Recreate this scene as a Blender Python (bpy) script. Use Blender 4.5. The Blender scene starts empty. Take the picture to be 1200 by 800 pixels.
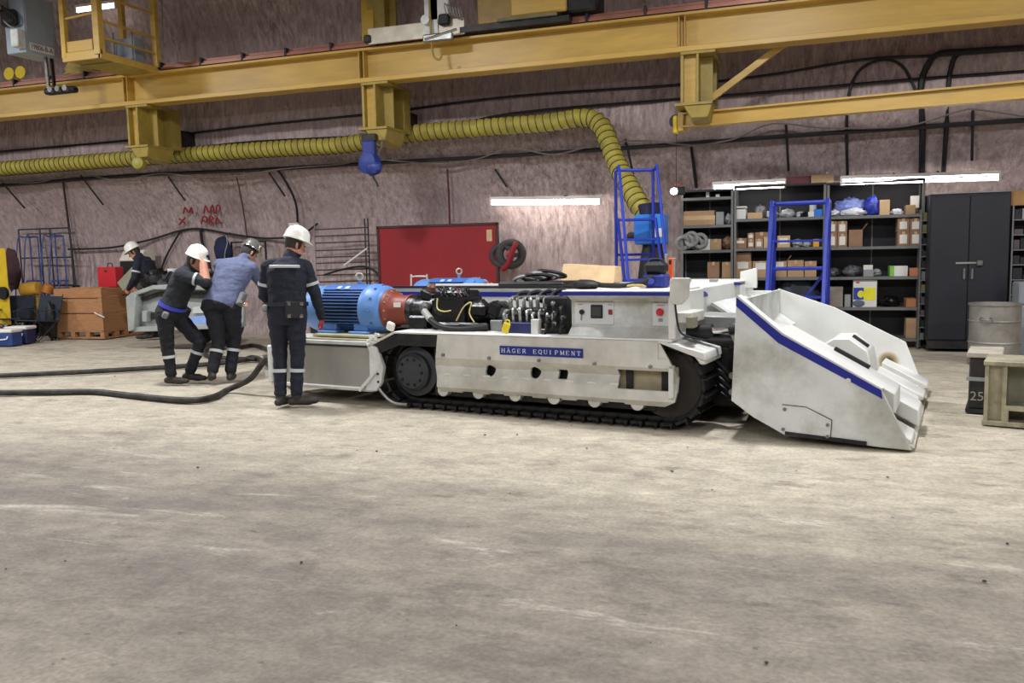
import bpy, bmesh, math, random
import numpy as np
from mathutils import Vector, Matrix, noise, Quaternion
random.seed(7)
scene = bpy.context.scene
COL = scene.collection
# ---------------------------------------------------------------- camera
F = 985.0; YAW = math.radians(19.04); PITCH = math.atan(102/985.0); ROLL = math.radians(1.2)
CAM = Vector((0, 0, 1.5))
_f0 = Vector((-math.sin(YAW), math.cos(YAW), 0)); _r0 = Vector((math.cos(YAW), math.sin(YAW), 0)); _up = Vector((0, 0, 1))
FW = _f0*math.cos(PITCH) - _up*math.sin(PITCH); _u0 = _f0*math.sin(PITCH) + _up*math.cos(PITCH)
RT = _r0*math.cos(ROLL) - _u0*math.sin(ROLL); UP = _u0*math.cos(ROLL) + _r0*math.sin(ROLL)
cd = bpy.data.cameras.new('camera'); cam = bpy.data.objects.new('camera', cd); COL.objects.link(cam)
cd.sensor_width = 36.0; cd.lens = 36.0*F/1200.0; cd.clip_start = 0.05; cd.clip_end = 200
m = Matrix.Identity(4)
for i in range(3):
    m[i][0] = RT[i]; m[i][1] = UP[i]; m[i][2] = -FW[i]; m[i][3] = CAM[i]
cam.matrix_world = m
scene.camera = cam
# ---------------------------------------------------------------- world, lamps, exposure
w = bpy.data.worlds.new('world'); scene.world = w; w.use_nodes = True
w.node_tree.nodes['Background'].inputs[0].default_value = (0.02, 0.02, 0.022, 1)
w.node_tree.nodes['Background'].inputs[1].default_value = 1.0
scene.view_settings.view_transform = 'Standard'; scene.view_settings.look = 'None'
scene.view_settings.exposure = 0.0; scene.view_settings.gamma = 1.0
scene.view_settings.use_curve_mapping = False
def hall_lamp(x, y, z, power, size=0.7, col=(0.985, 1.0, 1.045), tilt=0.0):
    ld = bpy.data.lights.new('high_bay_lamp', 'AREA'); ld.shape = 'DISK'; ld.size = size
    ld.energy = power; ld.color = col
    o = bpy.data.objects.new('high_bay_lamp', ld); COL.objects.link(o); o.location = (x, y, z); o.rotation_euler = (math.radians(tilt), 0, 0)
for lx in (-18.5, -12.5, -6.5, -0.5, 5.5):
    for ly, lz, pw, tilt in ((7.6, 5.8, 335, 0), (0.5, 4.8, 120, 14), (-6, 6.6, 170, 6)):
        hall_lamp(lx, ly, lz, pw, tilt=tilt)
# ---------------------------------------------------------------- helpers
def ray(px, py): return FW + RT*((px-600)/F) - UP*((py-400)/F)
def onY(px, py, Y):
    d = ray(px, py); return CAM + d*(Y/d.y)
def onZ(px, py, z=0.0):
    d = ray(px, py); return CAM + d*((z-1.5)/d.z)
def lin(c):
    if isinstance(c, str):
        c = c.lstrip('#'); c = [int(c[i:i+2], 16)/255 for i in (0, 2, 4)]
    return tuple(((v+0.055)/1.055)**2.4 if v > 0.04045 else v/12.92 for v in c) + (1.0,)
def tag(o, label=None, cat=None, group=None, kind=None):
    if label: o['label'] = label
    if cat: o['category'] = cat
    if group: o['group'] = group
    if kind: o['kind'] = kind
    return o
def empty(name, loc=(0, 0, 0), rz=0.0, label=None, cat=None, group=None):
    o = bpy.data.objects.new(name, None); COL.objects.link(o); o.location = loc; o.rotation_euler = (0, 0, rz)
    o.empty_display_size = 0.1
    return tag(o, label, cat, group)
def mk(name, me, parent=None):
    o = bpy.data.objects.new(name, me); COL.objects.link(o)
    if parent is not None: o.parent = parent
    return o
def frame_from(axis, hint=None):
    a = Vector(axis).normalized()
    h = Vector(hint) if hint is not None else (Vector((0, 0, 1)) if abs(a.z) < 0.9 else Vector((1, 0, 0)))
    x = h.cross(a)
    if x.length < 1e-6: x = Vector((0, 1, 0)).cross(a)
    x.normalize(); y = a.cross(x)
    return x, y, a
class MB:
    def __init__(s): s.v = []; s.f = []
    def _add(s, vs, fs):
        n = len(s.v); s.v += [tuple(v) for v in vs]; s.f += [tuple(i+n for i in f) for f in fs]; return s
    def box(s, x0, x1, y0, y1, z0, z1):
        vs = [(x, y, z) for z in (z0, z1) for y in (y0, y1) for x in (x0, x1)]
        return s._add(vs, [(0,2,3,1),(4,5,7,6),(0,1,5,4),(2,6,7,3),(0,4,6,2),(1,3,7,5)])
    def cbox(s, c, sz, M=None):
        c = Vector(c); vs = []
        for k in (-.5, .5):
            for j in (-.5, .5):
                for i in (-.5, .5):
                    p = Vector((i*sz[0], j*sz[1], k*sz[2]))
                    if M is not None: p = M @ p
                    vs.append(c+p)
        return s._add(vs, [(0,2,3,1),(4,5,7,6),(0,1,5,4),(2,6,7,3),(0,4,6,2),(1,3,7,5)])
    def hexa(s, b, t):
        vs = list(b)+list(t); return s._add(vs, [(3,2,1,0),(4,5,6,7),(0,1,5,4),(1,2,6,5),(2,3,7,6),(3,0,4,7)])
    def prism(s, poly, t0, t1, axis='y'):
        n = len(poly)
        def P(p, t):
            return (p[0], t, p[1]) if axis == 'y' else ((t, p[0], p[1]) if axis == 'x' else (p[0], p[1], t))
        vs = [P(p, t0) for p in poly]+[P(p, t1) for p in poly]
        fs = [tuple(range(n))[::-1], tuple(range(n, 2*n))]+[(i, (i+1) % n, (i+1) % n+n, i+n) for i in range(n)]
        return s._add(vs, fs)
    def bar(s, p0, p1, w, h, hint=None):
        p0 = Vector(p0); p1 = Vector(p1); x, y, a = frame_from(p1-p0, hint)
        vs = []
        for p in (p0, p1):
            for sx, sy in ((-1,-1),(1,-1),(1,1),(-1,1)): vs.append(p+x*sx*w/2+y*sy*h/2)
        return s._add(vs, [(3,2,1,0),(4,5,6,7),(0,1,5,4),(1,2,6,5),(2,3,7,6),(3,0,4,7)])
    def tube(s, pts, r, n=8, closed=False):
        pts = [Vector(p) for p in pts]; m_ = len(pts)
        rs = r if isinstance(r, (list, tuple)) else [r]*m_
        x = None; vs = []
        for i, p in enumerate(pts):
            if closed: t = pts[(i+1) % m_]-pts[i-1]
            else: t = pts[min(i+1, m_-1)]-pts[max(i-1, 0)]
            if t.length < 1e-9: t = Vector((0, 0, 1))
            t.normalize()
            if x is None: x, _, _ = frame_from(t)
            else:
                x = x-t*x.dot(t)
                if x.length < 1e-6: x, _, _ = frame_from(t)
                x.normalize()
            y = t.cross(x)
            for k in range(n):
                an = 2*math.pi*k/n; vs.append(p+(x*math.cos(an)+y*math.sin(an))*rs[i])
        fs = []
        for i in range(m_ if closed else m_-1):
            j = (i+1) % m_
            for k in range(n): fs.append((i*n+k, i*n+(k+1) % n, j*n+(k+1) % n, j*n+k))
        if not closed: fs += [tuple(range(n))[::-1], tuple(range((m_-1)*n, m_*n))]
        return s._add(vs, fs)
    def lathe(s, prof, o=(0, 0, 0), axis=(0, 0, 1), n=24):
        o = Vector(o); x, y, a = frame_from(axis); vs = []
        for r, h in prof:
            for k in range(n):
                an = 2*math.pi*k/n; vs.append(o+a*h+(x*math.cos(an)+y*math.sin(an))*max(r, 1e-4))
        fs = []; m_ = len(prof)
        for i in range(m_-1):
            for k in range(n): fs.append((i*n+k, i*n+(k+1) % n, (i+1)*n+(k+1) % n, (i+1)*n+k))
        fs += [tuple(range(n))[::-1], tuple(range((m_-1)*n, m_*n))]
        return s._add(vs, fs)
    def cyl(s, p0, p1, r, n=16):
        p0 = Vector(p0); p1 = Vector(p1); return s.lathe([(r, 0), (r, (p1-p0).length)], p0, p1-p0, n)
    def ring(s, c, axis, R, r, n=20, k=8):
        x, y, a = frame_from(axis); c = Vector(c)
        return s.tube([c+(x*math.cos(2*math.pi*i/n)+y*math.sin(2*math.pi*i/n))*R for i in range(n)], r, k, True)
    def ball(s, c, rad, n=12, k=8, jitter=0.0, seed=0, freq=4.0):
        c = Vector(c); rad = rad if isinstance(rad, (list, tuple)) else (rad,)*3; vs = []
        for i in range(k+1):
            th = math.pi*i/k
            for j in range(n):
                ph = 2*math.pi*j/n
                d = Vector((math.sin(th)*math.cos(ph), math.sin(th)*math.sin(ph), math.cos(th)))
                q = 1+jitter*noise.noise(d*freq+Vector((seed*3.1, seed*1.7, 0)))
                vs.append(c+Vector((d.x*rad[0], d.y*rad[1], d.z*rad[2]))*q)
        fs = []
        for i in range(k):
            for j in range(n): fs.append((i*n+j, (i+1)*n+j, (i+1)*n+(j+1) % n, i*n+(j+1) % n))
        return s._add(vs, fs)
    def mesh(s, name, mat, bevel=0.0, smooth=True, angle=35, seg=1):
        me = bpy.data.meshes.new(name); me.from_pydata(s.v, [], s.f)
        bm = bmesh.new(); bm.from_mesh(me)
        bmesh.ops.remove_doubles(bm, verts=bm.verts, dist=1e-5)
        bmesh.ops.recalc_face_normals(bm, faces=bm.faces)
        if bevel > 0:
            es = [e for e in bm.edges if len(e.link_faces) == 2 and e.calc_face_angle(0) > 0.6]
            if es: bmesh.ops.bevel(bm, geom=es, offset=bevel, segments=seg, affect='EDGES', clamp_overlap=True)
        bm.to_mesh(me); bm.free()
        if smooth:
            me.shade_smooth(); me.set_sharp_from_angle(angle=math.radians(angle))
        if mat is not None: me.materials.append(mat)
        return me
    def build(s, name, mat, parent=None, bevel=0.0, smooth=True, angle=35, seg=1):
        return mk(name, s.mesh(name, mat, bevel, smooth, angle, seg), parent)
def catmull(pts, k=6, closed=False):
    pts = [Vector(p) for p in pts]; out = []; n = len(pts)
    for i in range(n if closed else n-1):
        if closed: a, b, c, d = pts[i-1], pts[i], pts[(i+1) % n], pts[(i+2) % n]
        else: a, b, c, d = pts[max(i-1, 0)], pts[i], pts[i+1], pts[min(i+2, n-1)]
        for j in range(k):
            t = j/k
            out.append(0.5*((2*b)+(c-a)*t+(2*a-5*b+4*c-d)*t*t+(3*b-a-3*c+d)*t**3))
    if not closed: out.append(pts[-1])
    return out
def copy_tree(o, parent=None):
    c = o.copy(); COL.objects.link(c)
    if parent is not None: c.parent = parent
    for ch in list(o.children): copy_tree(ch, c)
    return c
# ---------------------------------------------------------------- materials
MATS = {}
def mat(name, col, rough=0.55, metal=0.0, var=0.12, scale=6.0, bump=0.0, bscale=40.0, dirt=None, damt=0.5, dscale=2.5, stretch=None, spec=0.5, emit=None, estr=0.0, alpha=None):
    if name in MATS: return MATS[name]
    M = bpy.data.materials.new(name); M.use_nodes = True; nt = M.node_tree; N = nt.nodes; L = nt.links
    b = N['Principled BSDF']; c = lin(col)
    b.inputs['Roughness'].default_value = rough; b.inputs['Metallic'].default_value = metal
    b.inputs['Specular IOR Level'].default_value = spec
    tc = N.new('ShaderNodeTexCoord'); mp = N.new('ShaderNodeMapping'); L.new(tc.outputs['Object'], mp.inputs[0])
    if stretch: mp.inputs['Scale'].default_value = stretch
    n1 = N.new('ShaderNodeTexNoise'); n1.inputs['Scale'].default_value = scale; n1.inputs['Detail'].default_value = 6
    L.new(mp.outputs[0], n1.inputs['Vector'])
    r1 = N.new('ShaderNodeValToRGB'); e = r1.color_ramp.elements
    e[0].position = 0.3; e[1].position = 0.7
    e[0].color = tuple(max(0, v*(1-var)) for v in c[:3])+(1,); e[1].color = tuple(min(1, v*(1+var)) for v in c[:3])+(1,)
    L.new(n1.outputs[0], r1.inputs[0]); out = r1.outputs[0]
    if dirt is not None:
        n2 = N.new('ShaderNodeTexNoise'); n2.inputs['Scale'].default_value = dscale; n2.inputs['Detail'].default_value = 9; n2.inputs['Roughness'].default_value = 0.65
        L.new(mp.outputs[0], n2.inputs['Vector'])
        r2 = N.new('ShaderNodeValToRGB'); r2.color_ramp.elements[0].position = 0.42; r2.color_ramp.elements[1].position = 0.78
        r2.color_ramp.elements[1].color = (damt,)*3+(1,)
        L.new(n2.outputs[0], r2.inputs[0])
        mx = N.new('ShaderNodeMix'); mx.data_type = 'RGBA'
        L.new(r2.outputs[0], mx.inputs['Factor']); L.new(out, mx.inputs['A']); mx.inputs['B'].default_value = lin(dirt)
        out = mx.outputs['Result']
    L.new(out, b.inputs['Base Color'])
    if bump > 0:
        n3 = N.new('ShaderNodeTexNoise'); n3.inputs['Scale'].default_value = bscale; n3.inputs['Detail'].default_value = 5
        L.new(mp.outputs[0], n3.inputs['Vector'])
        bp = N.new('ShaderNodeBump'); bp.inputs['Strength'].default_value = bump; bp.inputs['Distance'].default_value = 0.02
        L.new(n3.outputs[0], bp.inputs['Height']); L.new(bp.outputs[0], b.inputs['Normal'])
    if emit is not None:
        b.inputs['Emission Color'].default_value = lin(emit); b.inputs['Emission Strength'].default_value = estr
    if alpha is not None: b.inputs['Alpha'].default_value = alpha
    MATS[name] = M
    return M
WHITE = mat('white_paint', '#dcdcd6', 0.42, var=0.05, dirt='#8d8672', damt=0.35, dscale=3.0)
WHITE_D = mat('white_paint_dirty', '#cfcdc4', 0.5, var=0.07, dirt='#6d6350', damt=0.6, dscale=2.2)
GREYWHITE = mat('grey_white_paint', '#d6d9d5', 0.45, var=0.06, dirt='#857d68', damt=0.95, dscale=1.9)
BLUE_S = mat('stripe_blue', '#1a2388', 0.4, var=0.08)
BLACK = mat('black_rubber', '#121214', 0.6, var=0.3, scale=9)
BLACKOIL = mat('oily_black', '#0f0f10', 0.32, var=0.5, scale=14, bump=0.3, bscale=30)
DARK = mat('dark_steel', '#1c1d20', 0.5, 0.3, var=0.3, dirt='#4a453c', damt=0.5, dscale=6)
TRACKM = mat('track_steel', '#191a1b', 0.5, 0.4, var=0.3, dirt='#5a554b', damt=0.5, dscale=9)
STEEL = mat('bare_steel', '#8b8b86', 0.38, 0.8, var=0.2, dirt='#3a372f', damt=0.5, dscale=9)
CHROME = mat('chrome', '#d8d8d8', 0.18, 1.0, var=0.05)
GREY = mat('grey_paint', '#8f918e', 0.5, var=0.1, dirt='#57534a', damt=0.5)
MOTOR = mat('motor_blue', '#4173b4', 0.4, var=0.08, dirt='#22406e', damt=0.35, dscale=4)
MOTOR_L = mat('motor_light_blue', '#5a86c2', 0.42, var=0.08)
RUST = mat('red_oxide', '#843a2a', 0.5, var=0.18, dirt='#5c2a20', damt=0.4, dscale=6)
YELLOW = mat('crane_yellow', '#c8a34c', 0.42, var=0.1, dirt='#7d6434', damt=0.45, dscale=1.6, stretch=(0.25, 1, 1.6))
YELLOW_B = mat('bracket_yellow', '#9f893c', 0.5, var=0.15, dirt='#5f5230', damt=0.55, dscale=2.0)
YELLOW_V = mat('vivid_yellow', '#e3c81f', 0.5, var=0.06)
DUCT = mat('duct_yellow', '#a5983c', 0.6, var=0.15, dirt='#5e5628', damt=0.55, dscale=5)
COPPER = mat('copper_bar', '#94604e', 0.4, 0.3, var=0.15)
LADDER = mat('ladder_blue', '#2338a8', 0.4, var=0.1)
SHELF = mat('shelf_steel', '#6f706d', 0.5, 0.2, var=0.1)
SHELFB = mat('shelf_back', '#1a1b20', 0.6, 0.0, var=0.2, scale=3)
CABM = mat('cabinet_black', '#1d1f26', 0.45, 0.0, var=0.22, scale=2.2, dirt='#0e0f13', damt=0.6, dscale=1.5)
CARD = mat('cardboard', '#aa8b69', 0.85, var=0.1, scale=8)
CARD2 = mat('cardboard_dark', '#8f7055', 0.85, var=0.12, scale=8)
CARD3 = mat('cardboard_pale', '#c2a67e', 0.85, var=0.1, scale=8)
PAPER = mat('paper_white', '#d9d6cd', 0.7, var=0.05)
PLASTIC = mat('clear_bag_plastic', '#b9bcbd', 0.25, var=0.25, scale=18, bump=0.6, bscale=25)
PLASTIC_B = mat('blue_bag_plastic', '#6f7fc0', 0.25, var=0.35, scale=14, bump=0.6, bscale=22)
PLASTIC_D = mat('smoky_bag_plastic', '#5d5c5e', 0.3, var=0.35, scale=14, bump=0.6, bscale=22)
WOOD = mat('crate_wood', '#a5764e', 0.75, var=0.16, scale=5, stretch=(1, 1, 9), bump=0.15)
REDP = mat('board_red', '#8d1c20', 0.75, var=0.06, scale=3, dirt='#74191f', damt=0.6, dscale=1.2)
REDV = mat('vivid_red', '#c62430', 0.45, var=0.06)
ORANGE = mat('vivid_orange', '#e8622a', 0.5, var=0.06)
GLASSW = mat('tube_glow', '#ffffff', 0.5, var=0.0, emit='#fff8f2', estr=23.0)
NAVY = mat('coverall_navy', '#171b29', 0.85, var=0.25, scale=12, bump=0.35, bscale=28)
NAVY2 = mat('trouser_black', '#14161d', 0.85, var=0.25, scale=12, bump=0.35, bscale=28)
SHIRT = mat('shirt_greyblue', '#5d6480', 0.85, var=0.12, scale=10, bump=0.3, bscale=24)
TEE = mat('shirt_charcoal', '#22262c', 0.85, var=0.2, scale=10, bump=0.3, bscale=24)
SKIN = mat('skin', '#b98168', 0.55, var=0.08, scale=12)
HAIR = mat('hair_dark', '#2a221c', 0.7, var=0.3, scale=60)
BOOT = mat('boot_leather', '#2b2622', 0.65, var=0.25, scale=12)
HELMET = mat('helmet_white', '#e4e2d8', 0.3, var=0.03)
HELMET_S = mat('helmet_silver', '#a8a8a4', 0.22, 0.75, var=0.2, scale=9)
REFL = mat('reflective_tape', '#b8bcbc', 0.4, 0.0, var=0.08)
GLOVE = mat('glove_red', '#9e3038', 0.7, var=0.1)
# ---------------------------------------------------------------- the setting
def floor_material():
    M = bpy.data.materials.new('salt_concrete'); M.use_nodes = True; nt = M.node_tree; N = nt.nodes; L = nt.links; b = N['Principled BSDF']
    tc = N.new('ShaderNodeTexCoord')
    def mapping(rot, sc):
        q = N.new('ShaderNodeMapping'); q.inputs['Rotation'].default_value = (0, 0, rot); q.inputs['Scale'].default_value = sc
        L.new(tc.outputs['Object'], q.inputs[0]); return q
    def nz(mp, sc, det=6, ro=0.55, dist=0.0):
        q = N.new('ShaderNodeTexNoise'); q.inputs['Scale'].default_value = sc; q.inputs['Detail'].default_value = det
        q.inputs['Roughness'].default_value = ro; q.inputs['Distortion'].default_value = dist; L.new(mp.outputs[0], q.inputs['Vector']); return q
    def ramp(src, p0, p1, c0=(0,0,0,1), c1=(1,1,1,1)):
        q = N.new('ShaderNodeValToRGB'); e = q.color_ramp.elements; e[0].position = p0; e[1].position = p1; e[0].color = c0; e[1].color = c1
        L.new(src, q.inputs[0]); return q
    def mix(f, a, c, mode='MIX'):
        q = N.new('ShaderNodeMix'); q.data_type = 'RGBA'; q.blend_type = mode
        if isinstance(f, float): q.inputs['Factor'].default_value = f
        else: L.new(f, q.inputs['Factor'])
        for s_, v in (('A', a), ('B', c)):
            if isinstance(v, tuple): q.inputs[s_].default_value = v
            else: L.new(v, q.inputs[s_])
        return q.outputs['Result']
    m1 = mapping(0, (1, 1, 1)); ms = mapping(math.radians(10), (0.35, 1.6, 1)); mt = mapping(math.radians(-28), (0.75, 1.5, 1))
    base = mix(ramp(nz(m1, 0.35, 5).outputs[0], 0.38, 0.62).outputs[0], lin('#787168'), lin('#857d71'))
    base = mix(ramp(nz(ms, 1.1, 8, 0.6, 0.4).outputs[0], 0.42, 0.66).outputs[0], base, lin('#978e80'))
    # paler trodden salt strip by the machine, ragged edge; its contrast also paints in lamplight falloff
    sx = N.new('ShaderNodeSeparateXYZ'); L.new(tc.outputs['Object'], sx.inputs[0])
    ln = N.new('ShaderNodeMath'); ln.operation = 'MULTIPLY_ADD'; L.new(sx.outputs['X'], ln.inputs[0]); ln.inputs[1].default_value = 0.12; L.new(sx.outputs['Y'], ln.inputs[2])
    nn = nz(ms, 1.4, 6); ad = N.new('ShaderNodeMath'); ad.operation = 'MULTIPLY_ADD'; L.new(nn.outputs[0], ad.inputs[0]); ad.inputs[1].default_value = 2.6; L.new(ln.outputs[0], ad.inputs[2])
    mr = N.new('ShaderNodeMapRange'); L.new(ad.outputs[0], mr.inputs[0]); mr.inputs[1].default_value = 5.1; mr.inputs[2].default_value = 6.7
    ml2 = N.new('ShaderNodeMath'); ml2.operation = 'MULTIPLY'; L.new(mr.outputs[0], ml2.inputs[0]); ml2.inputs[1].default_value = 0.82
    base = mix(ml2.outputs[0], base, lin('#b9b09c'))
    # brown stain, dark scuffs, pale salt chips, dark specks
    base = mix(ramp(nz(mt, 0.8, 9, 0.65).outputs[0], 0.54, 0.74, (0,0,0,1), (.6,.6,.6,1)).outputs[0], base, lin('#6e655a'))
    base = mix(ramp(nz(mt, 2.6, 10, 0.7).outputs[0], 0.56, 0.68, (0,0,0,1), (.6,.6,.6,1)).outputs[0], base, lin('#5f584f'))
    base = mix(ramp(nz(ms, 2.2, 10, 0.72, 0.6).outputs[0], 0.58, 0.68, (0,0,0,1), (.6,.6,.6,1)).outputs[0], base, lin('#cfc8ba'))
    base = mix(ramp(nz(m1, 6.5, 6, 0.6).outputs[0], 0.66, 0.74, (0,0,0,1), (.3,.3,.3,1)).outputs[0], base, lin('#d2ccc0'))
    base = mix(ramp(nz(m1, 17, 3, 0.5).outputs[0], 0.70, 0.75, (0,0,0,1), (.6,.6,.6,1)).outputs[0], base, lin('#4f4943'))
    base = mix(1.0, base, ramp(nz(m1, 3.2, 8, 0.65, 0.5).outputs[0], 0.3, 0.7, (.80,.80,.80,1), (1.16,1.16,1.15,1)).outputs[0], 'MULTIPLY')
    base = mix(1.0, base, ramp(nz(mt, 7.0, 9, 0.72, 0.3).outputs[0], 0.32, 0.68, (.78,.78,.78,1), (1.16,1.16,1.15,1)).outputs[0], 'MULTIPLY')
    g = ramp(nz(m1, 45, 4).outputs[0], 0.3, 0.7, (.80,.80,.80,1), (1.14,1.14,1.14,1))
    base = mix(1.0, base, g.outputs[0], 'MULTIPLY')
    L.new(base, b.inputs['Base Color']); b.inputs['Roughness'].default_value = 0.72; b.inputs['Specular IOR Level'].default_value = 0.35
    hb = nz(m1, 14, 9, 0.65); h2 = nz(ms, 2.0, 8, 0.6)
    ha = N.new('ShaderNodeMath'); ha.operation = 'MULTIPLY_ADD'; L.new(h2.outputs[0], ha.inputs[0]); ha.inputs[1].default_value = 2.0; L.new(hb.outputs[0], ha.inputs[2])
    bp = N.new('ShaderNodeBump'); bp.inputs['Strength'].default_value = 0.35; bp.inputs['Distance'].default_value = 0.02
    L.new(ha.outputs[0], bp.inputs['Height']); L.new(bp.outputs[0], b.inputs['Normal'])
    return M
def rock_material():
    M = bpy.data.materials.new('cut_salt_rock'); M.use_nodes = True; nt = M.node_tree; N = nt.nodes; L = nt.links; b = N['Principled BSDF']
    tc = N.new('ShaderNodeTexCoord')
    def nz(scale3, sc, det=6, ro=0.6, dist=0.0):
        q = N.new('ShaderNodeMapping'); q.inputs['Scale'].default_value = scale3; L.new(tc.outputs['Object'], q.inputs[0])
        t = N.new('ShaderNodeTexNoise'); t.inputs['Scale'].default_value = sc; t.inputs['Detail'].default_value = det; t.inputs['Roughness'].default_value = ro
        t.inputs['Distortion'].default_value = dist; L.new(q.outputs[0], t.inputs['Vector']); return t.outputs[0]
    def ramp(src, p0, p1, c0, c1):
        q = N.new('ShaderNodeValToRGB'); e = q.color_ramp.elements; e[0].position = p0; e[1].position = p1; e[0].color = c0; e[1].color = c1
        L.new(src, q.inputs[0]); return q.outputs[0]
    def mix(f, a, c, mode='MIX'):
        q = N.new('ShaderNodeMix'); q.data_type = 'RGBA'; q.blend_type = mode
        if isinstance(f, float): q.inputs['Factor'].default_value = f
        else: L.new(f, q.inputs['Factor'])
        for s_, v in (('A', a), ('B', c)):
            if isinstance(v, tuple): q.inputs[s_].default_value = v
            else: L.new(v, q.inputs[s_])
        return q.outputs['Result']
    streak = nz((1, 1, 0.22), 13.0, 9, 0.72, 0.3)
    base = ramp(streak, 0.36, 0.66, lin('#85736f'), lin('#c9b7b3'))
    base = mix(ramp(nz((1, 1, 1), 0.5, 6), 0.4, 0.65, (0,0,0,1), (.7,.7,.7,1)), base, lin('#a99896'))
    base = mix(ramp(nz((1, 1, 0.5), 18, 6, 0.7), 0.58, 0.72, (0,0,0,1), (.55,.55,.55,1)), base, lin('#e0d0cb'))
    base = mix(ramp(nz((1, 1, 0.3), 11, 6, 0.7), 0.56, 0.72, (0,0,0,1), (.6,.6,.6,1)), base, lin('#5f5150'))
    base = mix(ramp(nz((1, 1, 0.14), 2.0, 8, 0.7), 0.6, 0.72, (0,0,0,1), (.4,.4,.4,1)), base, lin('#685654'))
    L.new(base, b.inputs['Base Color']); b.inputs['Roughness'].default_value = 0.85; b.inputs['Specular IOR Level'].default_value = 0.25
    bp = N.new('ShaderNodeBump'); bp.inputs['Strength'].default_value = 0.55; bp.inputs['Distance'].default_value = 0.05
    L.new(nz((1, 1, 0.3), 17, 8, 0.72), bp.inputs['Height']); L.new(bp.outputs[0], b.inputs['Normal'])
    return M
FLOORM = floor_material(); ROCK = rock_material()
PROF = [(14.45, -0.1), (14.65, 0.7), (14.72, 1.5), (14.6, 2.2), (14.3, 2.8), (13.98, 3.2), (13.8, 3.45), (13.74, 3.65), (13.76, 4.1), (13.82, 4.8), (13.78, 5.6), (13.5, 6.5), (12.9, 7.3), (11.8, 8.1), (10.4, 8.6)]
def wallY(z):
    for (y0, z0), (y1, z1) in zip(PROF, PROF[1:]):
        if z0 <= z <= z1:
            t = (z-z0)/(z1-z0); return y0+(y1-y0)*t
    return PROF[-1][0]
def onWall(px, py, off=0.05):
    Y = 14.0
    for _ in range(12):
        p = onY(px, py, Y); Y = 0.5*Y+0.5*(wallY(max(0, min(8, p.z)))-off)
    return onY(px, py, Y)
def grid_surface(name, us, vs, fn, material, kind='structure'):
    V = [fn(u, v) for v in vs for u in us]; nu = len(us)
    Fc = [(j*nu+i, j*nu+i+1, (j+1)*nu+i+1, (j+1)*nu+i) for j in range(len(vs)-1) for i in range(nu-1)]
    me = bpy.data.meshes.new(name); me.from_pydata(V, [], Fc); me.shade_smooth(); me.materials.append(material)
    o = mk(name, me); o['kind'] = kind; return o
X0, X1, Y0 = -32.0, 14.0, -11.0
xs = [X0+(X1-X0)*i/250 for i in range(251)]
profc = catmull([Vector((0, y, z)) for y, z in PROF], 5)
def wfn(x, p):
    q = Vector((x*0.55, p.z*0.5, 3.3)); d = 0.10*noise.noise(q)+0.05*noise.noise(Vector((x*2.4, p.z*0.7, 1)))+0.025*noise.noise(Vector((x*6, p.z*1.5, 5)))
    return (x, p.y+d, p.z)
grid_surface('wall_back', xs, profc, wfn, ROCK)
def ffn(x, y): return (x, y, -0.012+0.012*noise.noise(Vector((x*0.6, y*0.6, 0)))-0.004)
grid_surface('floor', [X0+(X1-X0)*i/150 for i in range(151)], [Y0+(15.2-Y0)*i/90 for i in range(91)], ffn, FLOORM)
MB().box(X0, X1, Y0, 12.5, 8.55, 8.8).build('ceiling', ROCK)['kind'] = 'structure'
MB().box(X0-.3, X0, Y0, 15.3, -.2, 8.8).build('wall_left', ROCK)['kind'] = 'structure'
MB().box(X1, X1+.3, Y0, 15.3, -.2, 8.8).build('wall_right', ROCK)['kind'] = 'structure'
MB().box(X0, X1, Y0-.3, Y0, -.2, 8.8).build('wall_front', ROCK)['kind'] = 'structure'
# ================================================================ the tracked machine
loader = empty('tracked_loader', (-3.756, 7.452, 0), math.radians(-9.62), 'low white tracked mining machine with blue stripes, blue electric motors and a front bucket', 'mining machine')
def bool_cut(me, cutter_mb):
    o = mk('tmp_a', me); c = mk('tmp_b', cutter_mb.mesh('tmp_c', None, smooth=False))
    md = o.modifiers.new('b', 'BOOLEAN'); md.object = c; md.operation = 'DIFFERENCE'; md.solver = 'EXACT'
    dg = bpy.context.evaluated_depsgraph_get(); dg.update()
    r = bpy.data.meshes.new_from_object(o.evaluated_get(dg))
    bpy.data.objects.remove(o); bpy.data.objects.remove(c); return r
# --- skirt: folded side plate with punched holes
prof = [(0.0, .755), (0.0, .525), (.085, .435), (.03, .34), (.03, .235), (.075, .185)]
def skirt_mesh():
    outer = prof; inner = [(b+.03, z) for b, z in prof]
    left = [.46, .43, .37, .42, .415, .425]; right = [2.665, 2.80, 2.82, 2.825, 2.80, 2.70]
    V = []; n = len(prof)
    for aa, src in ((left, outer), (right, outer), (left, inner), (right, inner)):
        V += [(aa[i], src[i][0], src[i][1]) for i in range(n)]
    Fq = []
    for i in range(n-1):
        Fq.append((i, i+1, n+i+1, n+i)); Fq.append((2*n+i, 3*n+i, 3*n+i+1, 2*n+i+1))
        Fq.append((i, 2*n+i, 2*n+i+1, i+1)); Fq.append((n+i, n+i+1, 3*n+i+1, 3*n+i))
    Fq += [(0, n, 3*n, 2*n), (n-1, 3*n-1, 4*n-1, 2*n-1)]
    m_ = MB(); m_.v = V; m_.f = Fq
    me = m_.mesh('skirt', WHITE_D, smooth=False)
    cut = MB()
    for a, z, r in ((1.0, .415, .055), (1.475, .42, .055)): cut.cyl((a, -.1, z), (a, .3, z), r, 20)
    cut.box(1.71, 1.80, -.1, .3, .375, .462)
    cut.box(2.29, 2.76, -.1, .3, .325, .495)
    cut.box(2.665, 2.9, -.1, .01, .60, .8)
    for k in range(6):
        a = .68+k*.30; cut.box(a, a+.16, -.1, .3, .1, .20)
    return bool_cut(me, cut)
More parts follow.
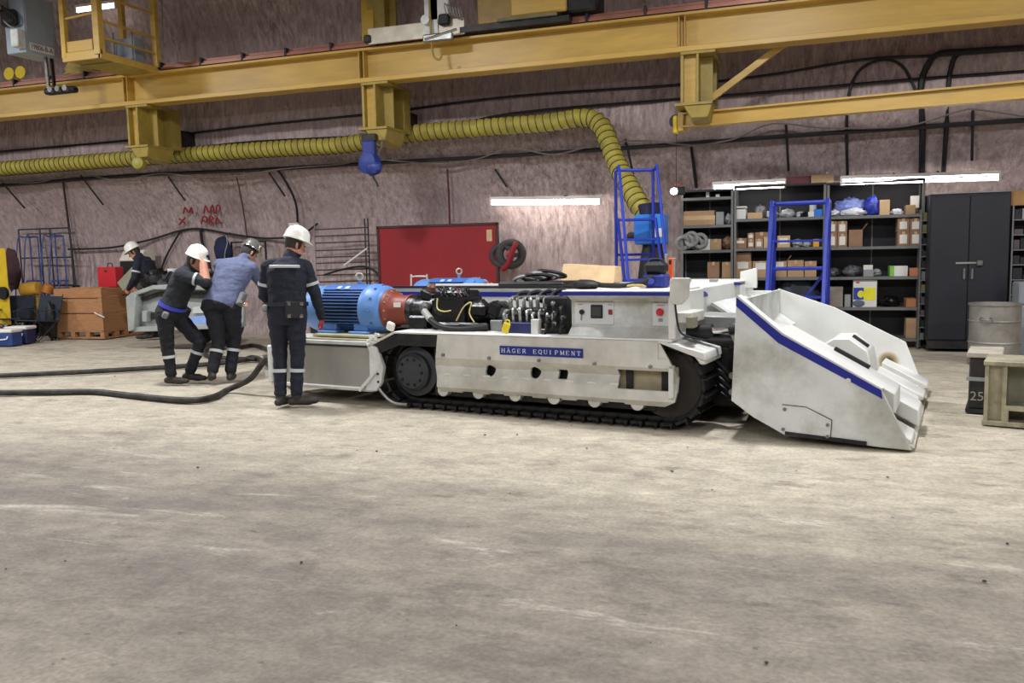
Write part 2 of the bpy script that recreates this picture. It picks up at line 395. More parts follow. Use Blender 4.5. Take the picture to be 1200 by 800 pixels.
skirt = mk('side_skirt', skirt_mesh(), loader)
for a, z in ((.52, .555), (1.03, .545), (1.55, .545), (2.09, .54), (2.60, .535)):
    MB().lathe([(.018, 0), (.018, .012), (.009, .016)], (a, 0, z), (0, -1, 0), 8).build('bolt', STEEL, skirt)
for k in range(9):
    a = .50+k*.215; MB().box(a, a+.075, .040, .056, .355, .372).build('weld_tab', WHITE, skirt)
# opening box behind the long slot
MB().box(2.27, 2.80, .135, .15, .30, .52).build('slot_back_plate', mat('slot_tan', '#a3977a', 0.7, var=0.2), loader)
MB().box(2.34, 2.40, .11, .134, .32, .50).build('slot_rib', DARK, loader)
MB().box(2.66, 2.75, .11, .134, .32, .50).build('slot_rib', DARK, loader)
MB().box(2.755, 2.80, .0, .05, .27, .55).build('edge_gusset', WHITE, loader, 0.006)
# name plate with serif lettering
plate = MB().box(1.148, 1.985, -.008, 0, .583, .665).build('name_plate', mat('plate_blue', '#1b2a7c', 0.35, var=0.04), loader)
PALE = mat('letter_pale', '#cfd4e0', 0.5, var=0.02)
def arc(cx, cy, rx, ry, a0, a1, n=8): return [(cx+rx*math.cos(math.radians(a0+(a1-a0)*i/n)), cy+ry*math.sin(math.radians(a0+(a1-a0)*i/n))) for i in range(n+1)]
K, T = .17, .07       # thick stem, thin stroke
def S(x): return [([(x-.14, .03), (x+.14, .03)], T), ([(x-.14, .97), (x+.14, .97)], T)]
GLY = {
 'H': [([(.15, 0), (.15, 1)], K), ([(.75, 0), (.75, 1)], K), ([(.15, .5), (.75, .5)], T)]+S(.15)+S(.75),
 'A': [([(.1, 0), (.45, 1)], T+.02), ([(.8, 0), (.45, 1)], K), ([(.22, .33), (.68, .33)], T), ([(0, .03), (.25, .03)], T), ([(.65, .03), (.95, .03)], T), ([(.26, 1.17), (.36, 1.17)], .1), ([(.54, 1.17), (.64, 1.17)], .1)],
 'G': [(arc(.5, .5, .36, .47, 50, 310, 12), K*.8), ([(.78, 0.08), (.78, .42)], K), ([(.6, .42), (.92, .42)], T), ([(.76, .72), (.76, .98)], T)],
 'E': [([(.2, 0), (.2, 1)], K), ([(.1, .97), (.75, .97)], T), ([(.1, .03), (.78, .03)], T), ([(.2, .52), (.58, .52)], T), ([(.75, .78), (.75, 1)], T), ([(.78, 0), (.78, .24)], T), ([(.58, .42), (.58, .62)], T)],
 'R': [([(.2, 0), (.2, 1)], K), (arc(.42, .74, .3, .24, 90, -90, 8), K*.8), ([(.1, .97), (.45, .97)], T), ([(.2, .5), (.45, .5)], T), ([(.45, .5), (.82, .02)], K), ([(.08, .03), (.34, .03)], T)],
 'Q': [(arc(.45, .5, .36, .46, 0, 360, 16), K*.8), ([(.5, .2), (.85, -.15)], K*.8)],
 'U': [([(.17, 1), (.17, .3)], K), (arc(.46, .3, .29, .27, 180, 360, 8), T+.03), ([(.75, .3), (.75, 1)], T+.02), ([(.03, .97), (.32, .97)], T), ([(.62, .97), (.9, .97)], T)],
 'I': [([(.3, 0), (.3, 1)], K)]+S(.3),
 'P': [([(.2, 0), (.2, 1)], K), (arc(.42, .72, .32, .26, 90, -90, 8), K*.8), ([(.1, .97), (.45, .97)], T), ([(.2, .46), (.45, .46)], T), ([(.08, .03), (.34, .03)], T)],
 'M': [([(.14, 0), (.14, 1)], T+.02), ([(.14, 1), (.5, .1)], K), ([(.5, .1), (.86, 1)], T), ([(.86, 0), (.86, 1)], K), ([(.02, .03), (.28, .03)], T), ([(.72, .03), (1, .03)], T)],
 'N': [([(.16, 0), (.16, 1)], T+.02), ([(.16, 1), (.76, 0)], K), ([(.76, 0), (.76, 1)], T+.02), ([(.04, .03), (.3, .03)], T), ([(.62, .97), (.9, .97)], T)],
 'T': [([(.45, 0), (.45, 1)], K), ([(.08, .97), (.82, .97)], T), ([(.08, .72), (.08, .98)], T), ([(.82, .72), (.82, .98)], T), ([(.3, .03), (.6, .03)], T)],
 ' ': []}
def lettering(text, x0, x1, zb, h, bfront, parent, name='letter'):
    n = len(text); adv = (x1-x0)/n; wd = adv*0.80
    for i, ch in enumerate(text):
        if not GLY.get(ch): continue
        mb = MB(); ox = x0+i*adv+adv*.1
        for q, (pl, wdt) in enumerate(GLY[ch]):
            for p, r in zip(pl, pl[1:]):
                A_ = Vector((ox+p[0]*wd, bfront, zb+p[1]*h)); B_ = Vector((ox+r[0]*wd, bfront, zb+r[1]*h))
                d = (B_-A_); 
                if d.length < 1e-6: continue
                d.normalize(); mb.bar(A_-d*h*.02, B_+d*h*.02, wdt*h*1.05, .004, hint=Vector((0, 1, 0)))
        mb.build(name, PALE, parent, smooth=False)
lettering('HAGER EQUIPMENT', 1.162, 1.975, .604, .038, -.009, plate)
# --- deck, fenders
MB().box(-.06, 2.78, 0.0, .95, .745, .765).build('deck_plate', WHITE, loader, 0.004)
MB().prism([(-.06, .765), (-.38, .625), (-.38, .60), (-.06, .742)], 0.0, .5).build('rear_fender', WHITE_D, loader)
MB().prism([(-.06, .74), (.46, .74), (.46, .625), (-.02, .625), (-.30, .52), (-.34, .60)], .02, .04).build('fender_shade_sheet', DARK, loader)  # dark sheet stands in for the shade under the fender
MB().hexa([(2.66, 0, .742), (3.07, 0, .60), (3.07, .52, .60), (2.66, .52, .742)], [(2.66, 0, .768), (3.06, 0, .668), (3.06, .52, .668), (2.66, .52, .768)]).build('front_fender', WHITE, loader, 0.006)
MB().prism([(2.94, .672), (3.06, .668), (3.07, .57), (3.02, .565)], 0.02, .50).build('fender_nose', WHITE, loader, 0.012)
# --- tracks
def make_track(b0, b1):
    root_b = b0
    fr = MB().box(.3, 2.6, b0+.10, b1-.08, .12, .60).build('track_frame', DARK, loader, 0.01)
    # path
    cs, rs = (.09, .355), .325; ci, ri = (2.70, .365), .335
    path = []
    def add(p): path.append(Vector((p[0], 0, p[1])))
    n1 = 24
    for i in range(n1+1):
        an = math.radians(90+180*i/n1); add((cs[0]+rs*math.cos(an), cs[1]+rs*math.sin(an)))
    for i in range(1, 40): t = i/40; add((cs[0]+(ci[0]-cs[0])*t, .03))
    for i in range(n1+1):
        an = math.radians(-90+180*i/n1); add((ci[0]+ri*math.cos(an), ci[1]+ri*math.sin(an)))
    for i in range(1, 40):
        t = i/40; add((ci[0]+(cs[0]-ci[0])*t, .70+(.68-.70)*t-.03*math.sin(math.pi*t)))
    L_ = [0]
    for p, q in zip(path, path[1:]+path[:1]): L_.append(L_[-1]+(q-p).length)
    N_ = 54; sh = MB().box(-.055, .055, b0, b1, -.018, .012).box(-.05, -.03, b0, b1, .012, .038)
    sh.box(-.07, .07, b0+.12, b0+.2, -.05, -.015)
    me = sh.mesh('track_shoe', TRACKM, 0.004)
    for k in range(N_):
        s = L_[-1]*k/N_
        for i in range(len(path)):
            if L_[i] <= s <= L_[i+1]: break
        p, q = path[i], path[(i+1) % len(path)]; t = (s-L_[i])/max(1e-6, L_[i+1]-L_[i]); c = p+(q-p)*t
        d = (q-p).normalized(); nrm = Vector((d.z, 0, -d.x))          # outward
        if (c-Vector((1.4, 0, .36))).dot(nrm) < 0: nrm = -nrm
        o = mk('track_shoe', me, fr); R_ = Matrix.Identity(4)
        side = nrm.cross(d)
        for r_ in range(3): R_[r_][0] = d[r_]; R_[r_][1] = side[r_]; R_[r_][2] = nrm[r_]
        # keep the shoe's width axis along +b
        if side.y < 0:
            for r_ in range(3): R_[r_][0] = -d[r_]; R_[r_][1] = -side[r_]
        R_[0][3], R_[1][3], R_[2][3] = c.x, 0, c.z
        o.matrix_local = R_
    for k in range(6):
        a = .45+k*.4; MB().lathe([(.03, 0), (.06, .0), (.06, .16), (.03, .16)], (a, b0+.02, .195), (0, 1, 0), 18).build('track_roller', WHITE_D if b0 < 1 else DARK, fr)
    sp = MB().lathe([(.05, -.03), (.16, -.03), (.19, .0), (.19, .05), (.25, .06), (.25, .3)], (cs[0], b0+.03, cs[1]), (0, 1, 0), 28).build('drive_hub', mat('hub_grey', '#3c3e42', 0.5, 0.2, var=0.25, dirt='#1a1a1b', damt=.6), fr)
    for k in range(10):
        an = 2*math.pi*k/10; MB().lathe([(.014, 0), (.014, .015)], (cs[0]+.13*math.cos(an), b0, cs[1]+.13*math.sin(an)), (0, -1, 0), 6).build('hub_bolt', DARK, sp)
    MB().lathe([(.05, 0), (.29, 0), (.29, .3), (.05, .3)], (ci[0], b0+.11, ci[1]), (0, 1, 0), 28).build('idler_wheel', mat('idler_dark', '#2c2822', .6, .2, var=.25), fr)
    return fr
make_track(.06, .52)
make_track(2.50, 2.96)
MB().tube(catmull([(-.33, .02, .32), (-.28, .02, .18), (-.12, .02, .05), (.05, .04, .03)], 5), .018, 6).build('scraper_strap', STEEL, loader)
# --- hull
MB().box(-1.72, 2.75, .62, 2.42, .22, .74).build('hull', DARK, loader, .02)
MB().box(-.9, 1.78, .98, 1.03, .76, 1.155).build('spine_side', WHITE, loader, .006)
MB().box(-.9, 1.78, .972, .98, 1.06, 1.11).build('blue_stripe', BLUE_S, loader)
MB().box(-.9, 1.78, .96, 1.06, 1.155, 1.172).build('rubber_edging', BLACK, loader)
MB().box(-.9, 1.78, 2.02, 2.07, .76, 1.155).build('spine_side', WHITE, loader, .006)
MB().box(-.9, 1.3, 1.03, 2.02, .76, .80).build('spine_floor', DARK, loader)
MB().box(1.25, 2.72, 1.03, 2.42, .76, 1.155).build('centre_cover', WHITE, loader, .01)
MB().box(-.1, 2.78, 2.42, 3.02, .725, .755).build('far_deck_plate', WHITE, loader, .006)
MB().box(-.1, 2.8, 2.98, 3.02, .2, .725).build('far_skirt', WHITE_D, loader, .006)
# --- rear section
MB().box(-1.74, -.38, .06, .66, .60, .645).build('rear_deck', GREYWHITE, loader, .006)
MB().box(-1.70, -.42, .07, .10, .17, .585).build('rear_side_panel', mat('panel_dirty_grey', '#a3a199', .4, .25, var=.12, dirt='#5c584d', damt=.6, dscale=3), loader)
MB().box(-1.76, -.36, .02, .14, .135, .17).build('rear_sill', WHITE_D, loader, .006)
MB().box(-1.72, -.40, .05, .09, .585, .602).build('rear_painted_shadow', BLACK, loader)  # black strip painted in as the shadow in the gap under the deck
rp = MB().prism([(-.42, .64), (-.28, .60), (-.20, .40), (-.24, .24), (-.30, .15), (-.44, .15), (-.44, .18), (-.38, .30), (-.38, .56)], .0, .05).build('corner_gusset', GREYWHITE, loader, .008)
for z in (.25, .33): MB().lathe([(.012, 0), (.012, .01)], (-.27, 0, z), (0, -1, 0), 6).build('bolt', DARK, rp)
MB().bar((-.50, .0, .15), (-.28, .0, .36), .03, .06, (0, 1, 0)).build('gusset_strut', GREYWHITE, loader)
ep = MB().box(-1.78, -1.72, .0, .66, .17, .57).build('rear_end_plate', GREYWHITE, loader, .012)
MB().box(-1.86, -1.76, .02, .12, .43, .46).build('tow_pin', STEEL, ep)
MB().box(-1.84, -1.76, .02, .10, .22, .29).build('tow_lug', WHITE_D, ep)
MB().box(-1.3, -.40, .08, .62, .645, .665).build('motor_base_plate', mat('plate_olive', '#a7a283', .55, var=.15, dirt='#5f5a45', damt=.5), loader, .004)
MB().box(-1.22, -.42, .12, .60, .675, .70).build('motor_shim_plate', MATS['plate_olive'], loader, .004)
MB().tube([(-.40, .02, .655), (-.26, .02, .73)], .016, 6).tube([(-.36, .01, .64), (-.36, .01, .71)], .012, 6).tube([(-.29, .01, .67), (-.29, .01, .745)], .012, 6).build('grab_rail', WHITE, loader)
# --- electric motors
def make_motor(b, lift=0.0):
    c = (0, b, .945+lift); R_ = .245
    mo = MB().lathe([(.19, -1.50), (.235, -1.47), (.252, -1.42), (.252, -1.22)], c, (1, 0, 0), 40).lathe([(.225, -1.24), (.225, -.66)], c, (1, 0, 0), 40)
    mo.lathe([(.262, -.70), (.272, -.66), (.272, -.60), (.258, -.57), (.25, -.50), (.22, -.46), (.19, -.45)], c, (1, 0, 0), 40)
    mo = mo.build('motor_body', MOTOR_L, loader)
    fin = MB()
    for k in range(44):
        an = 2*math.pi*k/44
        up_ = math.sin(an)
        if up_ > .86: continue
        ca, sa = math.cos(an), math.sin(an)
        p0 = Vector((-1.23, b+ca*.22, .945+lift+sa*.22)); p1 = Vector((-1.23, b+ca*.262, .945+lift+sa*.262))
        tn = Vector((0, -sa, ca))*.0055
        q = Vector((.58, 0, 0))
        f_ = MB().hexa([p0-tn, p1-tn, p1+tn, p0+tn], [p0-tn+q, p1-tn+q, p1+tn+q, p0+tn+q])
        f_.build('cooling_fin', mat('fin_blue', '#3d5f92', .45, var=.1), mo, smooth=False)
    MB().lathe([(.228, -1.235), (.228, -.665)], c, (1, 0, 0), 40).build('fin_gap_shade', mat('fin_gap_dark', '#16233c', .6), mo)  # dark shell puts the shade between the fins into the colour
    # smooth top cover, junction labels, lifting eye, feet
    cov = MB(); n = 9
    for i in range(n):
        a0 = math.radians(55+70*i/n); a1 = math.radians(55+70*(i+1)/n)
        def P(an, r, x): return (x, b+r*math.cos(an), .945+lift+r*math.sin(an))
        cov.hexa([P(a0, .22, -1.24), P(a0, .268, -1.24), P(a1, .268, -1.24), P(a1, .22, -1.24)], [P(a0, .22, -.66), P(a0, .268, -.66), P(a1, .268, -.66), P(a1, .22, -.66)])
    cov.build('top_cover', mat('cover_blue', '#3f69aa', .4, var=.1), mo)
    for x in (-1.06, -.95): MB().hexa([(x, b-.155, .945+lift+.222), (x+.055, b-.155, .945+lift+.222), (x+.055, b-.11, .945+lift+.247), (x, b-.11, .945+lift+.247)], [(x, b-.157, .945+lift+.228), (x+.055, b-.157, .945+lift+.228), (x+.055, b-.112, .945+lift+.253), (x, b-.112, .945+lift+.253)]).build('rating_sticker', mat('sticker_paleblue', '#a9bddc', .5), mo)
    ey = MB().cyl((-.86, b, 1.19+lift), (-.86, b, 1.25+lift), .022, 10).build('eyebolt_stem', MOTOR_L, mo)
    MB().ring((-.86, b, 1.295+lift), (.8, -.6, 0), .036, .011, 18, 8).build('eyebolt_ring', mat('eyebolt_zinc', '#b9b5a4', .4, .4), ey)
    for sx in (-1.12, -.70):
        MB().box(sx-.13, sx+.13, b-.27, b-.13, .70, .725).box(sx-.09, sx+.09, b-.22, b-.12, .725, .80).build('motor_foot', MOTOR_L, mo, .006)
    for k in range(12):
        an = 2*math.pi*k/12; MB().lathe([(.012, 0), (.012, .02)], (-.56, b+.262*math.cos(an), .945+lift+.262*math.sin(an)), (1, 0, 0), 6).build('flange_bolt', MOTOR, mo)
    bell = MB().lathe([(.20, -.46), (.215, -.45), (.215, -.415), (.19, -.40), (.165, -.37), (.155, -.30), (.15, -.19), (.165, -.185), (.165, -.165)], c, (1, 0, 0), 36).build('bell_housing', RUST, loader)
    for k in range(14):
        an = 2*math.pi*k/14; MB().lathe([(.012, 0), (.012, .018)], (-.413, b+.198*math.cos(an), .945+lift+.198*math.sin(an)), (1, 0, 0), 6).build('housing_bolt', mat('bolt_brass', '#b08a6a', .4, .3), bell)
    MB().box(-.30, -.22, b-.162, b-.148, .98, 1.03).build('housing_sticker', PAPER, bell)
    return mo
make_motor(.50)
make_motor(2.52)
MB().box(-1.3, -.40, 2.2, 2.8, .60, .70).build('far_motor_base', GREYWHITE, loader)
# --- pump group
b = .50
def hose(name, pts, r, m_=BLACK, parent=loader, k=6): return MB().tube(catmull(pts, k), r, 8).build(name, m_, parent)
pg = MB().lathe([(.12, -.165), (.17, -.16), (.17, -.10), (.145, -.08), (.145, .12), (.17, .13), (.17, .17), (.12, .18)], (0, b, .93), (1, 0, 0), 24).build('drive_pump', BLACKOIL, loader)
MB().box(-.10, .12, b-.20, b+.15, .76, .90).build('pump_foot_block', BLACKOIL, pg, .02)
MB().cbox((.06, b-.02, 1.10), (.18, .14, .10), Matrix.Rotation(.3, 3, 'Y')).build('pump_port_block', BLACKOIL, pg, .02)
MB().lathe([(.035, 0), (.05, .02), (.05, .07), (.03, .09)], (.08, b-.03, 1.13), (.3, -.2, 1), 10).build('port_cap', mat('cap_rusty', '#6b4a3c', .5, .2), pg)
p2 = MB().box(.18, .62, b-.20, b+.18, .82, 1.09).build('main_pump_block', BLACKOIL, loader, .035, seg=2)
MB().box(.24, .56, b-.12, b+.16, 1.06, 1.15).build('pump_control_block', BLACKOIL, p2, .02)
MB().lathe([(.10, .60), (.13, .62), (.13, .70), (.10, .74), (.09, .83), (.12, .84), (.12, .90), (.07, .92)], (0, b-.03, .95), (1, 0, -.03), 20).build('aux_pump', BLACKOIL, p2)
MB().box(.64, .80, b-.18, b-.02, .90, 1.02).build('aux_valve', BLACKOIL, p2, .02)
MB().cbox((.88, b-.08, .97), (.14, .16, .15), Matrix.Rotation(.4, 3, 'Y')).build('aux_end_block', BLACKOIL, p2, .03)
MB().box(.20, .85, b-.22, b+.2, .765, .84).build('pump_base', BLACKOIL, p2, .02)
for i in range(9):
    x = .24+.04*i; z0 = 1.13+random.uniform(-.02, .02)
    MB().tube(catmull([(x, b-.05, z0), (x+random.uniform(-.05, .05), b-.08, z0+.05), (x+random.uniform(-.03, .07), b-.12, z0+.035), (x+.05, b-.15, z0-.03)], 5), .007, 6).build('wire', random.choice([BLACK, BLACK, mat('wire_violet', '#6a3a55', .5), STEEL]), p2)
MB().tube(catmull([(.13, b-.14, .99), (.12, b-.22, .985), (.17, b-.27, .94), (.27, b-.31, .86), (.42, b-.33, .80), (.62, b-.31, .785), (.86, b-.22, .81)], 6), .03, 10).build('suction_hose', BLACK, loader)
MB().lathe([(.045, 0), (.052, .02), (.052, .07), (.036, .08)], (.12, b-.16, .99), (0, -1, 0), 12).build('hose_elbow', STEEL, loader)
MB().tube([(.15, b-.262, .955), (.25, b-.30, .875)], .036, 12).build('hose_ferrule', mat('ferrule_pale', '#b9bab4', .35, .5), loader)
hose('straw_cable', [(.50, b-.22, .86), (.60, b-.23, 1.0), (.68, b-.22, 1.04), (.66, b-.23, .94), (.72, b-.24, .85)], .007, mat('straw_wire', '#c9bd7a', .6))
hose('straw_cable', [(.28, b-.21, 1.08), (.285, b-.225, .98), (.36, b-.225, .95), (.44, b-.22, .96)], .007, MATS['straw_wire'])
MB().cbox((-.28, b-.25, .79), (.09, .05, .09), Matrix.Rotation(.3, 3, 'Y')).build('white_rag_clip', PAPER, loader, .015)
MB().box(.86, 1.0, b-.18, b+.1, .765, .87).build('grey_junction_box', GREY, loader, .008)
MB().tube(catmull([(.85, b-.05, 1.0), (.98, b-.1, 1.02), (1.06, b-.08, .96), (1.12, b-.05, .93)], 6), .034, 10).build('thick_hose', BLACK, loader)
# --- valve bank
vb = MB().box(1.06, 1.66, b-.20, b+.1, .80, .93).build('valve_bank', DARK, loader, .01)
for i in range(8):
    x = 1.09+i*.072
    MB().box(x-.03, x+.03, b-.22, b+.08, .93, .985).build('valve_section', STEEL if i % 2 else DARK, vb, .008)
    MB().tube(catmull([(x, b-.16, .98), (x, b-.17, 1.02+.05*random.random()), (x+random.uniform(-.02, .03), b-.14, 1.085), (x+.02, b-.06, 1.09)], 5), random.choice([.014, .018, .02]), 10).build('elbow_fitting', STEEL, vb)
    dz_ = random.uniform(-.03, .03); MB().tube(catmull([(x, b-.21, .96+dz_), (x, b-.26, .975+dz_), (x+random.uniform(-.03, .03), b-.285, .93+dz_), (x+.01, b-.27, .87)], 5), random.choice([.012, .015, .017]), 8).build('front_elbow', mat('elbow_bright', '#a9aba6', .3, .7, var=.2), vb)
for i in range(4): hose('bank_hose', [(1.10+i*.13, b-.08, 1.06), (1.12+i*.12, b-.04, 1.12), (1.22+i*.12, b-.02, 1.125+.01*i), (1.34+i*.1, b+.02, 1.04)], .022, BLACK, vb)
MB().box(1.09, 1.40, b-.32, b-.22, .765, .865).build('blue_solenoid_block', mat('solenoid_navy', '#20285a', .45), vb, .006)
MB().box(1.40, 1.47, b-.36, b-.28, .765, .90).build('white_bracket', WHITE, loader, .004)
for i in range(3):
    for j in range(3):
        x = 1.53+i*.075+.02*(j % 2); z = .83+j*.09+.03*(i % 2)
        MB().lathe([(.018, 0), (.022, .01), (.022, .04), (.014, .045)], (x, b-.27, z), (random.uniform(-.3, .3), -1, random.uniform(-.2, .4)), 10).build('hose_port', STEEL if (i+j) % 2 else DARK, vb)
        MB().tube(catmull([(x, b-.31, z), (x+.01, b-.325, z-.02), (x+random.uniform(-.02, .02), b-.32, z-.06)], 4), .012, 7).build('jumper_hose', BLACK, vb)
MB().box(1.49, 1.72, b-.26, b-.05, .765, 1.10).build('manifold', DARK, vb, .01)
# --- control box
cb = MB().box(1.79, 2.74, .22, .90, .765, 1.15).build('control_box', WHITE, loader, .008)
MB().prism([(.06, 1.155), (.06, 1.14), (.19, 1.075), (.19, .845), (.135, .80), (.10, .765), (.22, .765), (.22, 1.155)], 1.79, 2.74, 'x').build('control_front', GREYWHITE, loader, .004)
MB().box(1.77, 2.76, .03, .92, 1.155, 1.175).build('control_lid', WHITE, loader, .006)
MB().box(1.77, 2.76, .022, .032, 1.130, 1.162).build('blue_stripe', BLUE_S, loader)
MB().box(2.74, 2.80, .05, .90, .765, 1.155).build('control_end_plate', WHITE, loader, .006)
PANEL = mat('panel_offwhite', '#d0d2d1', .5, var=.03)
pan = MB().box(1.83, 2.20, .180, .19, .865, 1.06).build('switch_panel', PANEL, cb)
pan2 = MB().box(2.56, 2.70, .180, .19, .865, 1.06).build('stop_panel', PANEL, cb)
MB().lathe([(.022, 0), (.022, .02), (.012, .022), (.012, .035)], (1.90, .18, .975), (0, -1, 0), 14).build('rotary_switch', DARK, cb)
MB().box(1.885, 1.90, .172, .18, .90, .96).build('switch_lever', GREY, cb, .003)
sc = MB().box(1.985, 2.10, .168, .18, .92, 1.04).build('display_bezel', BLACK, cb, .008)
MB().box(2.0, 2.085, .1665, .168, .94, 1.02).build('display_glass', mat('display_grey', '#45494a', .2), cb)
MB().box(2.155, 2.19, .165, .18, .955, 1.0).build('red_push_button', mat('button_darkred', '#8e2c2c', .4), cb, .004)
MB().lathe([(.015, 0), (.032, .015), (.032, .03), (.02, .04)], (2.63, .18, .985), (0, -1, 0), 18).build('emergency_stop', REDV, cb)
for x, wd in ((1.885, .05), (2.17, .04), (2.63, .07)): MB().box(x-wd/2, x+wd/2, .1785, .18, 1.035, 1.047).build('label_strip', mat('label_pink', '#c79a98', .6), cb)
MB().box(2.61, 2.65, .1785, .18, .90, .93).build('label_strip', GREY, cb)
# upright lamp guards
def guard(a, b0, lift, nm):
    poly = [(a, 1.10+lift), (a+.03, 1.06+lift), (a+.10, 1.06+lift), (a+.16, 1.12+lift), (a+.17, 1.28+lift), (a+.02, 1.28+lift), (a, 1.26+lift)]
    MB().prism(poly, b0, b0+.03).build(nm, WHITE_D, loader, .006)
guard(2.76, .02, 0.0, 'lamp_guard')
hose('lamp_cable', [(2.80, .04, 1.08), (2.84, .03, .85), (2.92, .06, .79), (3.02, .12, .76)], .009)
bk = MB().box(2.80, 2.92, .10, .50, .90, .99).build('side_bracket', WHITE_D, loader, .008)
MB().box(2.88, 2.95, .08, .2, .86, .96).build('work_lamp', mat('lamp_tan', '#8f8a78', .4, .3), bk, .01)
MB().box(1.9, 2.62, 2.42, 3.0, .755, 1.155).build('far_box', WHITE, loader, .008)
MB().box(2.60, 2.78, 2.40, 3.01, .755, 1.12).build('far_box_end', WHITE, loader, .006)
MB().box(2.0, 2.78, 2.36, 3.02, 1.15, 1.168).build('far_box_lid', WHITE, loader, .005)
MB().box(2.40, 2.785, 2.352, 2.362, 1.125, 1.152).build('blue_stripe', BLUE_S, loader)
for a in (2.15, 2.45): MB().box(a, a+.09, 2.35, 2.40, 1.16, 1.185).build('lid_clip', GREY, loader, .003)
MB().prism([(2.72, 1.08), (2.90, 1.08), (2.90, 1.30), (2.72, 1.26)], 2.62, 2.66).build('far_lamp_guard', WHITE, loader, .006)
# far inner cheek with blue half disc and sloped plates
MB().prism([(2.2, .74), (3.05, .74), (2.62, 1.07), (2.2, 1.12)], 1.96, 2.0).build('inner_cheek', WHITE, loader, .004)
MB().prism([(1.08+.22*math.cos(math.radians(t)), 1.06+.06*math.sin(math.radians(t))) for t in range(0, 181, 15)], 2.721, 2.73, 'x').build('blue_half_disc', BLUE_S, loader)
MB().hexa([(2.75, 1.3, .98), (3.25, 1.3, .66), (3.25, 2.9, .66), (2.75, 2.9, .98)], [(2.77, 1.3, 1.0), (3.27, 1.3, .68), (3.27, 2.9, .68), (2.77, 2.9, 1.0)]).build('sloped_apron', GREYWHITE, loader)
MB().prism([(2.35, 1.04), (3.0, 1.04), (3.08, .70), (2.65, .70)], 2.88, 2.92).build('far_arm_plate', GREYWHITE, loader, .006)
# --- front frame, cylinders
MB().box(2.72, 3.12, .60, 2.42, .22, .66).build('front_frame', DARK, loader, .02)
MB().box(2.95, 3.30, .62, .78, .12, .40).build('boom_arm', DARK, loader, .02)
MB().box(2.95, 3.30, 2.2, 2.36, .12, .40).build('boom_arm', DARK, loader, .02)
MB().hexa([(2.80, .60, .80), (3.20, .60, .74), (3.20, 1.05, .74), (2.80, 1.05, .80)], [(2.80, .60, .93), (3.17, .60, .92), (3.17, 1.05, .92), (2.80, 1.05, .93)]).build('boom_cover', GREY, loader, .01)
def cylinder(p0, p1, r):
    p0, p1 = Vector(p0), Vector(p1); q = p0.lerp(p1, .42); q2 = p0.lerp(p1, .70)
    c = MB().cyl(p0, q, r, 16).build('lift_cylinder', BLACK, loader)
    MB().cyl(q, q2, r*.55, 12).build('piston_rod', CHROME, c)
    MB().cyl(q2, p1, r*.8, 16).build('rod_end', BLACK, c)
cylinder((2.80, .40, .80), (3.32, .40, .84), .055)
cylinder((2.70, 2.5, .80), (3.02, 2.5, .84), .055)
for i in range(5):
    hose('front_hose', [(2.86+.03*i, .56, .5-.04*i), (3.05, .40+.03*i, .55-.07*i), (3.18, .45, .42-.05*i), (3.27, .7, .35)], .016)
for z in (.30, .44): MB().lathe([(.03, 0), (.03, .07)], (3.20, .42, z), (0, -1, 0), 10).build('hose_coupling', STEEL, loader)
MB().prism([(3.13, .85), (3.24, .62), (3.30, .62), (3.29, .92)], .42, .46).build('link_plate', GREY, loader, .006)
# --- bucket
near = [(3.317, 1.125), (3.281, .29), (3.459, .165), (3.705, .04), (4.206, .02), (4.385, .008), (4.605, .004), (4.392, .441), (3.669, .835)]
far = [(3.064, 1.06), (3.03, .29), (3.3, .165), (3.6, .04), (4.2, .02), (4.56, .006), (4.54, .06), (4.37, .50), (3.66, .856)]
bn = MB().prism(near, 0.0, .045).build('bucket_near_side', GREYWHITE, loader, .004)
bf = MB().prism(far, 2.93, 2.97).build('bucket_far_side', WHITE, loader, .004)
MB().prism([(3.317, 1.125), (3.669, .835), (4.392, .441), (4.40, .375), (4.365, .395), (3.645, .77), (3.315, 1.055)], -.006, 0.0).build('blue_stripe', BLUE_S, bn)
MB().prism([(3.317, 1.125), (3.669, .835), (4.392, .441), (4.398, .452), (3.674, .85), (3.325, 1.140)], 0.0, .13).build('bucket_top_flange', WHITE, bn)
ap = MB().prism([(3.68, .285), (3.86, .278), (4.05, .19), (4.04, .03), (3.68, .06)], -.005, 0.0).build('access_cover', GREYWHITE, bn)
AO = [(3.68, .285), (3.86, .278), (4.05, .19), (4.04, .03)]
for p, q in zip(AO, AO[1:]): MB().bar((p[0], -.006, p[1]), (q[0], -.006, q[1]), .005, .004, (0, 1, 0)).build('cover_seam', DARK, ap)
for p in ((3.70, .25), (3.69, .09), (4.02, .15), (4.02, .06)): MB().lathe([(.014, 0), (.014, .01)], (p[0], -.005, p[1]), (0, -1, 0), 8).build('bolt', STEEL, ap)
MB().lathe([(.02, 0), (.02, .014)], (4.16, 0, .50), (0, -1, 0), 12).build('white_plug', WHITE, bn)
MB().prism([(3.705, .045), (4.30, .015), (4.30, .045), (3.705, .075)], -.012, 0).build('wear_strip', DARK, bn)
